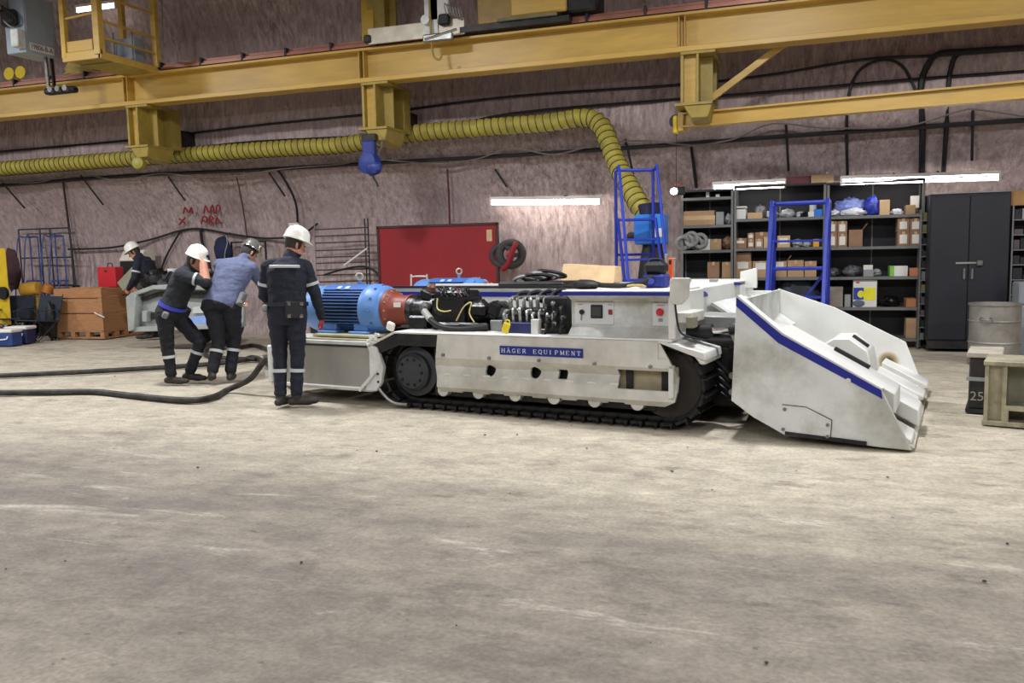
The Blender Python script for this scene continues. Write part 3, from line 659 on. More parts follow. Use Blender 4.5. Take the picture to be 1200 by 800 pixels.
# back plate, floor, lip
MB().hexa([(3.28, .045, .29), (3.03, 2.93, .29), (3.06, 2.93, .29), (3.31, .045, .29)], [(3.315, .045, 1.10), (3.064, 2.93, 1.05), (3.094, 2.93, 1.05), (3.345, .045, 1.10)]).build('bucket_back', GREYWHITE, loader)
MB().hexa([(3.28, .045, .29), (3.03, 2.93, .29), (3.60, 2.93, .045), (3.70, .045, .045)], [(3.30, .045, .33), (3.05, 2.93, .33), (3.61, 2.93, .085), (3.71, .045, .085)]).build('bucket_heel', GREYWHITE, loader)
MB().hexa([(3.70, .045, .03), (3.60, 2.93, .03), (4.50, 2.93, .012), (4.55, .045, .012)], [(3.70, .045, .085), (3.60, 2.93, .085), (4.50, 2.93, .05), (4.55, .045, .05)]).build('bucket_floor', WHITE, loader)
# inner near deck: long sloped beams with slots
def sbeam(nm, b0, b1, a0, z0, a1, z1, h, m_=WHITE): return MB().prism([(a0, z0), (a1, z1), (a1, z1-h), (a0, z0-h)], b0, b1).build(nm, m_, loader, .012)
s1 = sbeam('gathering_arm_beam', .13, .62, 3.62, .87, 4.48, .40, .16)
s2 = sbeam('gathering_plate', .62, 1.05, 3.75, .66, 4.62, .20, .14)
s3 = MB().prism([(3.70, .56), (3.84, .66), (3.98, .665), (4.14, .55), (4.17, .42), (4.2, .2), (3.70, .3)], 1.55, 2.10).build('gathering_plate', WHITE, loader, .012)
sbeam('gathering_ramp', 1.55, 2.10, 4.2, .28, 4.56, .10, .12)
MB().prism([(3.35, .90), (3.62, .86), (3.75, .62), (3.35, .60)], .10, .60).build('corner_filler', WHITE, loader, .01)
def slot(b0, b1, a0, z0, a1, z1, par):
    MB().bar((a0, (b0+b1)/2, z0+.018), (a1, (b0+b1)/2, z1+.018), b1-b0, .03, (0, 1, 0)).build('slot_handle', DARK, par, .006)
slot(.50, .535, 3.99, .667, 4.26, .52, s1)
slot(1.72, 1.755, 3.99, .655, 4.13, .555, s3)
for k, (bb, zz) in enumerate(((.10, .0), (.95, .02), (1.9, .04), (2.55, .05))):
    t = MB().prism([(4.18, .28+zz), (4.40, .17+zz), (4.60, .06+zz), (4.60, .03+zz), (4.40, .03), (4.15, .05)], bb, bb+.42)
    t.build('bucket_tooth', WHITE, loader, .008)
MB().hexa([(4.42, .045, .01), (4.42, 2.93, .01), (4.60, 2.93, .01), (4.62, .045, .01)], [(4.42, .045, .07), (4.42, 2.93, .07), (4.58, 2.93, .03), (4.60, .045, .03)]).build('bucket_lip', mat('lip_worn', '#c9c3b3', .5, .1, var=.12, dirt='#7b7260', damt=.6), loader)
# burnt patch on the inside of the far wall
def burn_material():
    M = bpy.data.materials.new('burnt_paint'); M.use_nodes = True; N = M.node_tree.nodes; L = M.node_tree.links; bsd = N['Principled BSDF']
    tc = N.new('ShaderNodeTexCoord'); g = N.new('ShaderNodeTexGradient'); g.gradient_type = 'SPHERICAL'; mp = N.new('ShaderNodeMapping'); mp.inputs['Scale'].default_value = (8.5, 8.5, 8.5)
    L.new(tc.outputs['Object'], mp.inputs[0]); L.new(mp.outputs[0], g.inputs[0])
    r = N.new('ShaderNodeValToRGB'); e = r.color_ramp.elements; e[0].position = 0.0; e[0].color = lin('#dcdcd6'); e[1].position = .7; e[1].color = lin('#3f352c')
    x = e.new(.3); x.color = lin('#a8976f'); L.new(g.outputs[1], r.inputs[0]); L.new(r.outputs[0], bsd.inputs['Base Color']); bsd.inputs['Roughness'].default_value = .6
    return M
bp_ = MB().lathe([(.115, -.001), (.115, .001)], (0, 0, 0), (0, 1, 0), 32).build('burnt_patch', burn_material(), bf)
bp_.location = (4.21, 2.926, .29)
# ================================================================ crane runway, crane, duct, wall services
BX0, BX1 = -25.0, 9.0
beam = empty('crane_runway_beam', (0, 12.5, 4.29), 0, 'long yellow crane runway girder spanning the hall high along the wall', 'girder')
MB().box(BX0, BX1, -.012, .012, .03, .50).build('web', YELLOW, beam)
MB().box(BX0, BX1, -.16, .16, -.0, .075).build('bottom_flange', YELLOW, beam, .006)
MB().box(BX0, BX1, -.20, .20, .49, .53).build('top_flange', YELLOW, beam, .006)
MB().box(BX0, BX1, -.035, .035, .53, .63).build('crane_rail', DARK, beam, .008)
for i, (y, z) in enumerate(((-.17, .55), (-.13, .59), (-.09, .635))):
    MB().box(BX0, BX1, y-.014, y+.014, z, z+.03).build('conductor_bar', COPPER, beam)
for k in range(34):
    x = -20+k*.85; MB().box(x-.02, x+.02, -.19, -.06, .53, .675).build('bar_insulator', DARK, beam, .004)
brx = [onY(148, 128, 12.34).x, onY(424, 100, 12.34).x, onY(799, 58, 12.34).x]
for x in brx:
    for sx in (-.045, .035): MB().box(x+sx, x+sx+.012, -.16, -.012, .075, .49).build('stiffener', YELLOW, beam)
BRL = ['yellow box bracket under the girder nearest the operator cage', 'yellow box bracket under the girder with the blue reel beneath', 'yellow box bracket under the girder where the jib begins']
for x, lb in zip(brx, BRL):
    br = empty('girder_bracket', (x, 12.36, 3.35), 0, lb, 'bracket', 'girder brackets on the rock wall')
    MB().box(-.02, .46, -.02, .88, .90, .935).build('top_plate', YELLOW_B, br)
    MB().box(-.02, .02, 0, .30, .24, .90).build('front_flange', YELLOW_B, br)
    MB().box(.02, .20, .10, .13, .24, .90).build('front_plate', YELLOW, br)
    MB().box(.20, .23, -.01, .66, .24, .90).build('web_plate', YELLOW_B, br)
    MB().box(.23, .40, .28, .30, .24, .90).build('stiffener', YELLOW_B, br)
    MB().box(.23, .42, .62, .65, .24, .90).build('stiffener', YELLOW_B, br)
    MB().box(.02, .42, .65, .86, .22, .90).build('wall_box', YELLOW_B, br)
    MB().box(.08, .30, .86, 1.5, .30, .62).build('wall_anchor', DARK, br)
    MB().box(-.10, .42, -.02, .66, .20, .235).build('bottom_plate', YELLOW_B, br)
    MB().hexa([(.12, .02, .02), (.36, .02, .02), (.36, .60, -.05), (.12, .60, -.05)], [(.02, .0, .20), (.42, .0, .20), (.42, .66, .20), (.02, .66, .20)]).build('haunch', YELLOW_B, br, .01)
# lamp-like yellow clamp under the left bracket and cables
o = MB().lathe([(.03, 0), (.10, .02), (.12, .09), (.10, .16), (.05, .18)], onY(166, 193, 12.4), (.3, -1, .1), 18).build('sheave', mat('dull_yellow', '#8f8932', .5, var=.15)); tag(o, 'round dull yellow sheave hanging below the left bracket', 'pulley')
# blue reel below the second bracket
c = onY(433, 160, 12.3)
rl = empty('tool_balancer', c, 0, 'blue cable balancer hanging under the middle yellow bracket', 'cable reel')
NB = mat('reel_navy', '#22337c', .5, var=.2)
MB().box(-.13, .12, -.05, .05, -.08, .04).build('hanger_plate', DARK, rl, .01)
MB().lathe([(.08, -.10), (.17, -.07), (.18, .07), (.08, .10)], (-.02, 0, -.42), (.2, 1, 0), 22).build('drum_cover', NB, rl)
MB().box(-.12, .10, -.07, .07, -.40, -.06).build('housing', NB, rl, .03)
MB().ball((.06, -.02, -.50), (.15, .10, .12), 14, 8, .25, 3).build('loose_cover', NB, rl)
MB().tube(catmull([(.02, 0, -.58), (.05, 0, -.66), (.10, 0, -.74), (.12, 0, -.80)], 4), .014, 6).build('cable_end', BLACK, rl)
MB().tube(catmull([(.24, 0, -.02), (.20, 0, -.18), (.14, 0, -.30)], 4), .012, 6).build('lanyard', STEEL, rl)
# bent yellow post above the girder
c = onY(432, 51, 12.95); pt = empty('support_post', (c.x, 12.95, 4.85), 0, 'bent yellow post rising behind the girder above the middle bracket', 'post')
MB().box(-.11, .11, -.02, .02, 0.0, .56).build('lower_face', mat('post_yellow', '#c2a13a', .45, var=.1), pt)
MB().hexa([(-.11, -.02, .56), (.11, -.02, .56), (.11, .02, .56), (-.11, .02, .56)], [(-.20, .18, 1.5), (.04, .18, 1.5), (.04, .22, 1.5), (-.20, .22, 1.5)]).build('upper_face', MATS['post_yellow'], pt)
MB().box(.20, .42, .20, .25, .18, 1.6).build('back_flange', YELLOW_B, pt)
MB().box(-.02, .30, .02, .22, -.05, 1.45).build('web', YELLOW_B, pt)
# --- crane end truck on the rail
et = empty('crane_end_truck', onY(545, 40, 12.2), 0, 'crane end carriage with pale guard plate and orange-yellow body on the girder rail', 'crane carriage')
ox = et.location.x; oz = et.location.z
def ex(px): return onY(px, 40, 12.2).x-ox
MB().box(ex(432), ex(545), -.03, .0, .0, .24).build('guard_plate', mat('guard_pale', '#c9c2ae', .45, .2, var=.1, dirt='#7d7767', damt=.5), et, .006)
MB().box(ex(428), ex(436), -.08, .06, .02, .14).build('bumper', DARK, et, .02)
MB().box(ex(500), ex(515), -.06, -.03, .0, .75).build('plate_hanger', GREYWHITE, et)
MB().box(ex(600), ex(665), -.05, .5, .16, .9).build('truck_body', YELLOW, et, .02)
MB().box(ex(560), ex(605), -.02, .5, .10, .8).build('truck_side', mat('truck_yellow_shaded', '#8f7333', .5, var=.15), et, .02)  # darker copy of the crane yellow, side shade put into the colour
MB().box(ex(540), ex(668), -.04, .45, .02, .10).build('truck_skirt', DARK, et)
MB().box(ex(585), ex(655), -.10, -.05, .10, .14).build('truck_ledge', mat('ledge_dirty', '#6f6a4e', .6, var=.3), et)
MB().box(ex(655), ex(700), .0, .5, .14, .7).build('dark_gearbox', DARK, et, .03)
MB().box(ex(505), ex(528), -.06, .0, .24, .6).build('white_terminal_box', PAPER, et, .01)
MB().lathe([(.02, 0), (.07, .0), (.07, .09), (.02, .09)], (ex(503), -.06, .24), (0, -1, 0), 16).build('insulator_knob', GREYWHITE, et)
MB().box(ex(518), ex(530), -.14, -.04, .14, .30).build('collector_block', BLACK, et, .02)
for i in range(6):
    MB().ring((ex(527)+.045*i, -.10, .36-.015*i), (1, .1, .2), .09, .008, 18, 5).build('coil_turn', GREY, et)
ca = MB().tube(catmull([(ex(507), -.10, .9), (ex(508), -.11, .3), (ex(509), -.12, -.05), (ex(511), -.12, -.30), (ex(518), -.12, -.36), (ex(521), -.12, -.28)], 6), .018, 8).build('collector_arm', YELLOW_B, et)
MB().box(ex(500), ex(535), -.17, -.10, -.10, .02).build('collector_shoe', STEEL, et, .02)
MB().tube([(ex(503), -.17, -.06), (ex(540), -.17, .04)], .02, 8).build('shoe_spring', CHROME, et)
# --- operator cage
cg = empty('operator_cage', onY(117, 64, 11.03), 0, 'open yellow railed operator platform hanging beside the girder', 'crane cage')
W_, D_ = .70, 1.28
def post(x, y, w_=.09): MB().box(x-w_/2, x+w_/2, y-w_/2, y+w_/2, 0, 1.55).build('post', YELLOW, cg, .006)
post(-W_, 0); post(-.0, 0, .12); post(0, D_, .10); post(-W_, D_)
MB().box(-W_, 0, 0, D_, -.04, .04).build('platform', YELLOW_B, cg)
MB().box(-W_-.04, .06, -.04, 0.0, -.06, .08).build('front_sill', YELLOW, cg, .006)
MB().box(.0, .05, -.04, D_+.05, -.06, .05).build('side_sill', YELLOW, cg, .006)
MB().box(-W_+.05, -.12, -.02, .25, .08, .26).build('kick_box', YELLOW, cg, .01)
for z in (.28, .55, .95): MB().bar((.0, 0, z), (.0, D_, z), .035, .035).build('side_rail', YELLOW, cg)
MB().bar((-W_, 0, .62), (0, 0, .66), .03, .03).build('front_rail', YELLOW, cg)
MB().bar((-W_, 0, 1.0), (0, 0, 1.0), .03, .03).build('front_rail', YELLOW, cg)
MB().box(-.55, -.15, D_-.35, D_-.12, .05, .50).build('grey_control_box', mat('box_greyblue', '#8b97a3', .45, var=.08), cg, .01)
MB().bar((-.55, D_-.4, .0), (-.55, D_-.4, .6), .03, .03).build('box_stand', GREY, cg)
MB().bar((-.15, D_-.4, .0), (-.15, D_-.4, .6), .03, .03).build('box_stand', GREY, cg)
MB().hexa([(-.5, .5, -.10), (.0, .5, -.10), (.0, .9, -.10), (-.5, .9, -.10)], [(-.7, .3, -.05), (.05, .3, -.05), (.05, 1.1, -.05), (-.7, 1.1, -.05)]).build('under_frame', YELLOW_B, cg)
MB().bar((.16, D_, .4), (.2, D_, 1.5), .012, .012).build('pull_cord', STEEL, cg)
# floodlight seen through the cage
# grey electrical cabinet
gq = onY(67, 70, 11.6); gc = empty('electrical_cabinet', (gq.x, 10.98, gq.z), 0, 'grey-blue electrical cabinet with a numbered white plate beside the operator cage', 'electrical cabinet')
GBX = mat('cab_greyblue', '#98a4ad', .45, var=.06, dirt='#6a737a', damt=.3)
MB().box(-.42, 0, .0, .62, 0, .95).build('body', GBX, gc, .012)
MB().box(-.0, .012, .03, .59, .03, .92).build('door', GBX, gc, .004)
lb = MB().box(.012, .02, .07, .55, .05, .17).build('number_plate', PAPER, gc)
def flat_text(txt, size, m_, parent, matrix, name='lettering', width=None):
    cu = bpy.data.curves.new('t', 'FONT'); cu.body = txt; cu.size = size; cu.extrude = .001; cu.align_x = 'CENTER'; cu.align_y = 'CENTER'
    t = bpy.data.objects.new('t', cu); COL.objects.link(t); dg = bpy.context.evaluated_depsgraph_get(); dg.update()
    me = bpy.data.meshes.new_from_object(t.evaluated_get(dg)); bpy.data.objects.remove(t)
    if width:
        xs_ = [v.co.x for v in me.vertices]; s_ = width/(max(xs_)-min(xs_)); cx_ = (max(xs_)+min(xs_))/2
        for v in me.vertices: v.co.x = (v.co.x-cx_)*s_
    me.materials.clear(); me.materials.append(m_); me.transform(matrix)
    return mk(name, me, parent)
RX = Matrix.Rotation(math.pi/2, 4, 'X'); RZ = Matrix.Rotation(math.pi/2, 4, 'Z')
flat_text('19806-B-A', .12, BLACK, gc, Matrix.Translation((.022, .31, .11)) @ RZ @ RX, width=.42)
MB().box(-.42, -.30, -.22, .0, .70, .95).build('vent_hood', GREY, gc, .02)
MB().box(-.40, -.08, -.12, .0, .42, .68).build('cable_gland_block', BLACK, gc, .04)
for i in range(5): MB().ring((-.12-.05*i, -.10, .52+.03*i), (.4, 1, .3), .10, .018, 16, 6).build('cable_loop', BLACK, gc)
MB().box(-.14, .02, -.16, .0, .06, .34).build('small_junction_box', GREYWHITE, gc, .012)
MB().tube(catmull([(-.05, -.08, .34), (-.2, -.12, .42), (-.35, -.1, .55)], 5), .014, 6).build('conduit', GREY, gc)
MB().bar((.0, .40, -.52), (-.02, .40, 0), .035, .05).build('hanger_strut', STEEL, gc)
MB().bar((.0, .52, -.48), (-.02, .52, 0), .05, .03).build('hanger_strut', DARK, gc)
ch = MB().box(-.10, .55, .36, .52, -.62, -.52).build('collector_head', BLACK, gc, .03)
for i in range(3): MB().lathe([(.05, 0), (.05, .06)], (.12+.16*i, .36, -.56), (0, -1, 0), 12).build('collector_roller', STEEL, ch)
# twin horn on the girder
hp = onY(22, 104, 12.42)
hn = empty('warning_horn', hp, 0, 'pair of small yellow horns standing on the girder at far left', 'horn')
MB().bar((0, 0, 0), (0, 0, .22), .03, .03).build('stem', YELLOW_B, hn)
for sx in (-.14, .14): MB().lathe([(.03, 0), (.05, .05), (.11, .12), (.115, .13), (.05, .125)], (sx, .05, .27), (.1, -1, .05), 16).build('horn_bell', YELLOW_V, hn)
# bundled cloth and hose lying on the girder below the cage
ho = onY(90, 92, 12.5); cl = MB().ball((ho.x, 12.62, 5.06), (.36, .16, .16), 16, 10, .5, 5, 3).build('tarp_bundle', mat('tarp_yellow', '#c9b36a', .7, var=.2, scale=5)); tag(cl, 'crumpled pale yellow bundle lying on the girder under the operator cage', 'bundle')
# --- jib: lower boom, brace, hoist
jp = onY(800, 143, 12.9); je = onY(1215, 106, 12.0)
jb = empty('jib_boom', (jp.x, jp.y, jp.z), math.atan2(je.y-jp.y, je.x-jp.x), 'thin yellow jib boom below the girder at upper right', 'jib')
JL = (Vector((je.x, je.y))-Vector((jp.x, jp.y))).length+3
sl = (je.z-jp.z)/(JL-3)
def jbar(z0, z1, y0, y1, nm): MB().hexa([(0, y0, z0), (JL, y0, z0+sl*JL), (JL, y1, z0+sl*JL), (0, y1, z0)], [(0, y0, z1), (JL, y0, z1+sl*JL), (JL, y1, z1+sl*JL), (0, y1, z1)]).build(nm, YELLOW, jb)
jbar(-.09, -.06, -.09, .09, 'bottom_flange'); jbar(-.06, .10, -.03, .0, 'web'); jbar(.10, .125, -.09, .09, 'top_flange')
MB().box(-.05, .04, -.08, .10, -.14, .14).build('end_bracket', YELLOW, jb, .01)
MB().box(-.14, -.06, -.05, .05, -.16, .10).build('sheave_cheek', YELLOW_V, jb, .02)
MB().lathe([(.02, -.03), (.10, -.03), (.10, .03), (.02, .03)], (-.10, 0, .02), (0, 1, 0), 18).build('sheave', DARK, jb)
MB().tube([(-.10, 0, -.08), (-.10, 0, -.95)], .005, 5).build('hoist_wire', DARK, jb)
p0 = onY(814, 130, 12.8); p1 = onY(925, 47, 12.75)
tag(MB().bar(p0, p1, .07, .09).build('jib_tie', YELLOW), 'diagonal yellow tie bar rising from the right bracket to the girder', 'brace')
# --- yellow ventilation duct
dp = [(-60, 203, 13.45), (0, 198, 13.45), (100, 190, 13.45), (165, 185, 13.45), (240, 180, 13.45), (330, 174, 13.45), (400, 170, 13.45), (480, 157, 13.4), (560, 150, 13.4), (640, 144, 13.35), (684, 138, 13.3), (703, 146, 13.2), (713, 166, 13.0), (722, 190, 12.8), (735, 215, 12.5), (748, 238, 12.25), (760, 256, 12.1)]
dpts = catmull([onY(*p) for p in dp], 14)
# resample evenly
ls = [0]
for p, q in zip(dpts, dpts[1:]): ls.append(ls[-1]+(q-p).length)
def at_len(s):
    for i in range(len(dpts)-1):
        if ls[i] <= s <= ls[i+1]+1e-9:
            return dpts[i].lerp(dpts[i+1], (s-ls[i])/max(1e-9, ls[i+1]-ls[i]))
    return dpts[-1]
duct = empty('ventilation_duct', (0, 0, 0), 0, 'long yellow ribbed flexible air duct running along the wall and dropping to the blue fan', 'air duct')
NR = 128; NS = NR*4; cp = []; cr = []
for i in range(NS+1):
    s = ls[-1]*i/NS; cp.append(at_len(s)); cr.append(.150 if i % 4 == 0 else (.140 if i % 2 else .134))
MB().tube(cp, cr, 16).build('hose_skin', DUCT, duct, angle=60)
hm = MB().ring((0, 0, 0), (0, 0, 1), .150, .008, 16, 5).mesh('hoop', mat('hoop_dark', '#3a3420', .6))
for i in range(NR+1):
    s = ls[-1]*i/NR; p = at_len(s); d = (at_len(min(ls[-1], s+.05))-at_len(max(0, s-.05))).normalized()
    o = mk('hoop', hm, duct); o.location = p; o.rotation_mode = 'QUATERNION'; o.rotation_quaternion = (d+Vector((.0, 0, .16 if abs(d.z) < .5 else 0))).to_track_quat('Z', 'Y')
# --- cables and rods on the rock
WIRE = mat('wall_cable_black', '#17161a', .6, var=.3); WIREG = mat('wall_cable_grey', '#6b6058', .6, var=.2)
def wcable(name, pts, r, label, m_=WIRE, off=.06, cat='cable', k=5, group=None):
    o = MB().tube(catmull([onWall(x, y, off) for x, y in pts], k), r, 6).build(name, m_); tag(o, label, cat, group); return o
wcable('power_cable', [(-30, 180), (145, 165), (300, 147), (440, 133), (600, 113), (790, 100), (900, 88), (1010, 70), (1100, 65), (1230, 56)], .022, 'upper black cable run along the rock wall just under the girder')
wcable('power_cable', [(-30, 195), (207, 175), (300, 166), (490, 155), (600, 133), (800, 116), (900, 108), (1060, 94), (1230, 82)], .025, 'black cable run along the rock just above the yellow duct')
wcable('cable_tray', [(-30, 220), (150, 206), (300, 199), (440, 191), (600, 182), (782, 170), (900, 161), (1060, 150), (1230, 139)], .038, 'thick dark pipe along the wall below the yellow duct', off=.10, cat='pipe')
wcable('sagging_cable', [(-20, 212), (40, 214), (90, 204), (140, 211), (190, 203), (250, 209), (330, 198), (400, 192), (430, 186), (470, 189), (520, 192), (560, 186), (600, 174), (650, 181), (705, 168), (760, 165), (810, 170), (860, 163), (905, 145), (970, 150), (1060, 148), (1125, 130), (1150, 129), (1230, 141)], .014, 'thin grey cable sagging in loops along the dark wall pipe', WIREG, off=.16)
wcable('arched_cable', [(993, 205), (992, 150), (995, 110), (1005, 85), (1022, 73), (1042, 70), (1058, 78), (1068, 95), (1075, 112)], .022, 'black cable arching over and down the wall left of the cable bundle')
wcable('cable_bundle', [(1080, 212), (1081, 150), (1079, 108), (1083, 85), (1098, 64), (1130, 60), (1200, 56)], .045, 'thick black cable bundle dropping behind the right wall lamp')
wcable('cable_drop', [(1105, 212), (1109, 150), (1111, 108), (1114, 82), (1124, 63), (1160, 60)], .034, 'black cable drop just right of the thick cable bundle')
wcable('cable_drop', [(810, 172), (813, 195), (816, 220)], .026, 'short black cable drop above the narrow shelf unit')
wcable('cable_drop', [(325, 198), (338, 218), (347, 240), (349, 266)], .022, 'black cable curving down the wall to a socket above the standing worker')
wcable('thin_pipe', [(74, 214), (80, 260), (86, 310), (89, 346)], .022, 'dark pipe running down the wall behind the blue steps', mat('pipe_rust', '#3c2a2a', .6))
wcable('thin_pipe', [(524, 198), (526, 230), (527, 262)], .018, 'thin rust-red pipe on the wall above the red board', mat('pipe_redrust', '#5e3534', .6))
wcable('thin_pipe', [(277, 206), (284, 240), (290, 280)], .014, 'thin rust streaked wire on the wall right of the red markings', MATS['pipe_redrust'])
wcable('slack_cable', [(80, 292), (130, 290), (175, 281), (212, 270), (236, 268), (270, 274), (310, 279), (350, 276), (372, 262)], .022, 'black cord sagging across the wall behind the workers')
wcable('cable_tail', [(212, 270), (203, 285), (194, 302), (188, 318)], .02, 'black cord tail hanging left of the bending worker')
wcable('cable_tail', [(235, 268), (237, 284), (243, 300), (246, 318)], .03, 'wide black cord tail hanging beside the dark blue bag')
RODS = [((1, 212), (29, 244), 'slanting rock bolt rod at the far left of the wall'), ((94, 205), (121, 240), 'slanting rock bolt rod above the wooden crate'), ((197, 207), (217, 235), 'slanting rock bolt rod above the red wall markings'),
        ((315, 202), (334, 230), 'slanting rock bolt rod left of the drop cable above the standing worker'), ((580, 198), (594, 219), 'slanting rock bolt rod above the left wall lamp'), ((733, 163), (742, 204), 'thin dark rod hanging beside the bend of the yellow duct'),
        ((921, 145), (924, 200), 'thin dark rod hanging above the middle shelf lamp'), ((1140, 129), (1139, 188), 'thin dark rod hanging above the black cabinet')]
for a, b_, lb in RODS:
    o = MB().tube([onWall(*a, .05), onWall(*b_, .22)], .02, 6).build('rock_bolt_rod', WIRE); tag(o, lb, 'rod', 'rods sticking out of the rock wall')
# red painted marks on the wall
RM = mat('spray_red', '#8e2a35', .8, var=.2)
mk_ = empty('spray_marking', onWall(240, 250, .0), 0, 'red sprayed letters on the rock above the bending worker', 'marking')
def stroke(pts, r=.018):
    q = [onWall(x, y, .10)-mk_.location for x, y in pts]; MB().tube(catmull(q, 3), r, 5).build('paint_stroke', RM, mk_)
for ps in ([(210, 256), (217, 262)], [(217, 255), (210, 263)], [(215, 250), (217, 243), (221, 249), (224, 243), (226, 250)], [(239, 250), (241, 241), (245, 249), (249, 240), (251, 250)], [(253, 250), (254, 241), (257, 241), (258, 246)],
           [(236, 262), (238, 254), (242, 255), (242, 260), (238, 258)], [(245, 262), (246, 253), (250, 256), (246, 258), (251, 263)], [(253, 262), (254, 255), (257, 259), (260, 262)]): stroke(ps)
# --- fluorescent wall lamps
TB = []
def tube_lamp(pxa, ya, pxb, yb, Y, label, glow=GLASSW):
    a = onY(pxa, ya, Y); b2 = onY(pxb, yb, Y); L_ = (b2-a).length
    e_ = empty('tube_lamp', (a+b2)/2, 0, label, 'wall lamp', 'fluorescent wall lamps')
    d = (b2-a)/2
    MB().bar(-d+Vector((0, .05, .05)), d+Vector((0, .05, .05)), .16, .05, (0, 0, 1)).build('housing', PAPER, e_)
    for dz in (-.035, .035):
        MB().tube([-d*.985+Vector((0, -.0, dz)), d*.985+Vector((0, -.0, dz))], .024, 10).build('glowing_tube', glow, e_)
    for sg in (-1, 1): MB().cbox(d*sg+Vector((0, .0, 0)), (.03, .07, .14)).build('end_cap', PAPER, e_)
    MB().bar(Vector((-.3, .08, .05)), Vector((-.3, .35, .12)), .02, .02).build('wall_arm', DARK, e_)
    MB().bar(Vector((.3, .08, .05)), Vector((.3, .35, .12)), .02, .02).build('wall_arm', DARK, e_)
tube_lamp(576, 236, 704, 235, 14.15, 'glowing tube lamp on bare rock right of the red board')
tube_lamp(836, 219, 920, 215, 13.85, 'glowing tube lamp above the middle shelf unit')
tube_lamp(986, 212, 1171, 206, 13.75, 'longest glowing tube lamp, above the black cabinet')
tube_lamp(90, 11, 136, 5, 13.15, 'glowing tube lamp high on the wall seen through the operator cage', mat('tube_glow_dim', '#ffffff', .5, var=0.0, emit='#fff8f2', estr=5.0))
lp = onY(790, 224, 13.3); hl = empty('bulkhead_lamp', lp, 0, 'small bright lamp at the left end of the shelves', 'wall lamp')
MB().ball((0, 0, 0), (.06, .06, .05), 14, 8).build('bulb', GLASSW, hl)
MB().box(.05, .16, -.04, .08, -.06, .06).build('holder', BLACK, hl, .01)
MB().box(.0, .10, .0, .2, .10, .125).build('bracket', mat('bracket_red', '#6d2f33', .6), hl)
# ================================================================ shelving, cabinet, bins on the right
SY = 13.72; SD = .46                       # front of the shelves, depth
def xat(px, py=300, Y=SY): return onY(px, py, Y).x
def zat(px, py, Y=SY): return onY(px, py, Y).z
def shelf_unit(pl, pr, ptop, boards, label, Y=SY):
    xl, xr = xat(pl, 300, Y), xat(pr, 300, Y); zt = zat((pl+pr)/2, ptop, Y); xc = (xl+xr)/2; w_ = xr-xl
    u = empty('shelf_unit', (xc, Y, 0), 0, label, 'shelf', 'grey steel shelf units with black backs')
    for sx in (-w_/2, w_/2-.035):
        MB().box(sx, sx+.035, 0, .035, 0, zt).build('upright', SHELF, u)
        MB().box(sx, sx+.035, SD-.035, SD, 0, zt).build('upright', SHELF, u)
    MB().box(-w_/2, w_/2, SD, SD+.01, .05, zt).build('back_panel', SHELFB, u)
    MB().box(-w_/2+.003, -w_/2+.012, .03, SD-.03, .05, zt).build('side_panel', SHELFB, u)
    MB().box(w_/2-.012, w_/2-.003, .03, SD-.03, .05, zt).build('side_panel', SHELFB, u)
    zs = []
    for py in boards:
        z = zat((pl+pr)/2, py, Y); zs.append(z); MB().box(-w_/2+.01, w_/2-.01, -.004, SD, z-.045, z).build('shelf_board', SHELF, u, .003)
    MB().box(-w_/2, w_/2, -.004, SD, zt-.03, zt).build('top_rail', SHELFB, u)
    MB().bar((0, SD-.004, .05), (0, SD-.004, zt), .02, .004, (0, 1, 0)).build('back_seam', SHELF, u)
    return zs
zA = shelf_unit(798, 859, 222, [231, 263.5, 293, 326, 362, 398], 'narrow left shelf unit with grey boxes beside the blue steps')
zB = shelf_unit(860, 967, 216, [255, 290, 325, 361, 398], 'middle shelf unit with open cartons behind the blue ladder')
zC = shelf_unit(968, 1082, 212, [252, 288.5, 324, 360, 396], 'right shelf unit holding the yellow and white carton')
def carton(px0, px1, pt, zb, label, m_=CARD, cat='carton', depth=.30, y0=.04, sticker=None, tape=True, group='cartons on the shelves', flaps=False, Y=SY):
    xa, xb = xat(px0, pt, Y+y0), xat(px1, pt, Y+y0); h = max(.05, zat((px0+px1)/2, pt, Y+y0)-zb); w_ = xb-xa
    e_ = empty('carton', ((xa+xb)/2, Y+y0, zb), random.uniform(-.02, .02), label, cat, group)
    if flaps:
        bx = MB(); t = .006
        bx.box(-w_/2, w_/2, 0, t, 0, h).build('front_wall', m_, e_)
        MB().box(-w_/2, w_/2, depth-t, depth, 0, h).build('back_wall', m_, e_)
        MB().box(-w_/2, -w_/2+t, t, depth-t, 0, h).build('side_wall', m_, e_); MB().box(w_/2-t, w_/2, t, depth-t, 0, h).build('side_wall', m_, e_)
        MB().box(-w_/2, w_/2, 0, depth, 0, t).build('bottom', m_, e_)
        MB().hexa([(w_/2, 0, h), (w_/2, depth, h), (w_/2+.006, depth, h), (w_/2+.006, 0, h)], [(w_/2+.06, 0, h+.09), (w_/2+.06, depth, h+.09), (w_/2+.066, depth, h+.085), (w_/2+.066, 0, h+.085)]).build('flap', m_, e_)
    else:
        MB().box(-w_/2, w_/2, 0, depth, 0, h).build('body', m_, e_, .004)
        if tape: MB().box(-.02, .02, -.002, depth, h-.05, h+.002).build('tape', CARD3, e_)
    if sticker: 
        MB().box(-w_*.32, w_*.30, -.003, 0, h*sticker[0], h*sticker[1]).build('paper_label', PAPER, e_)
    return e_
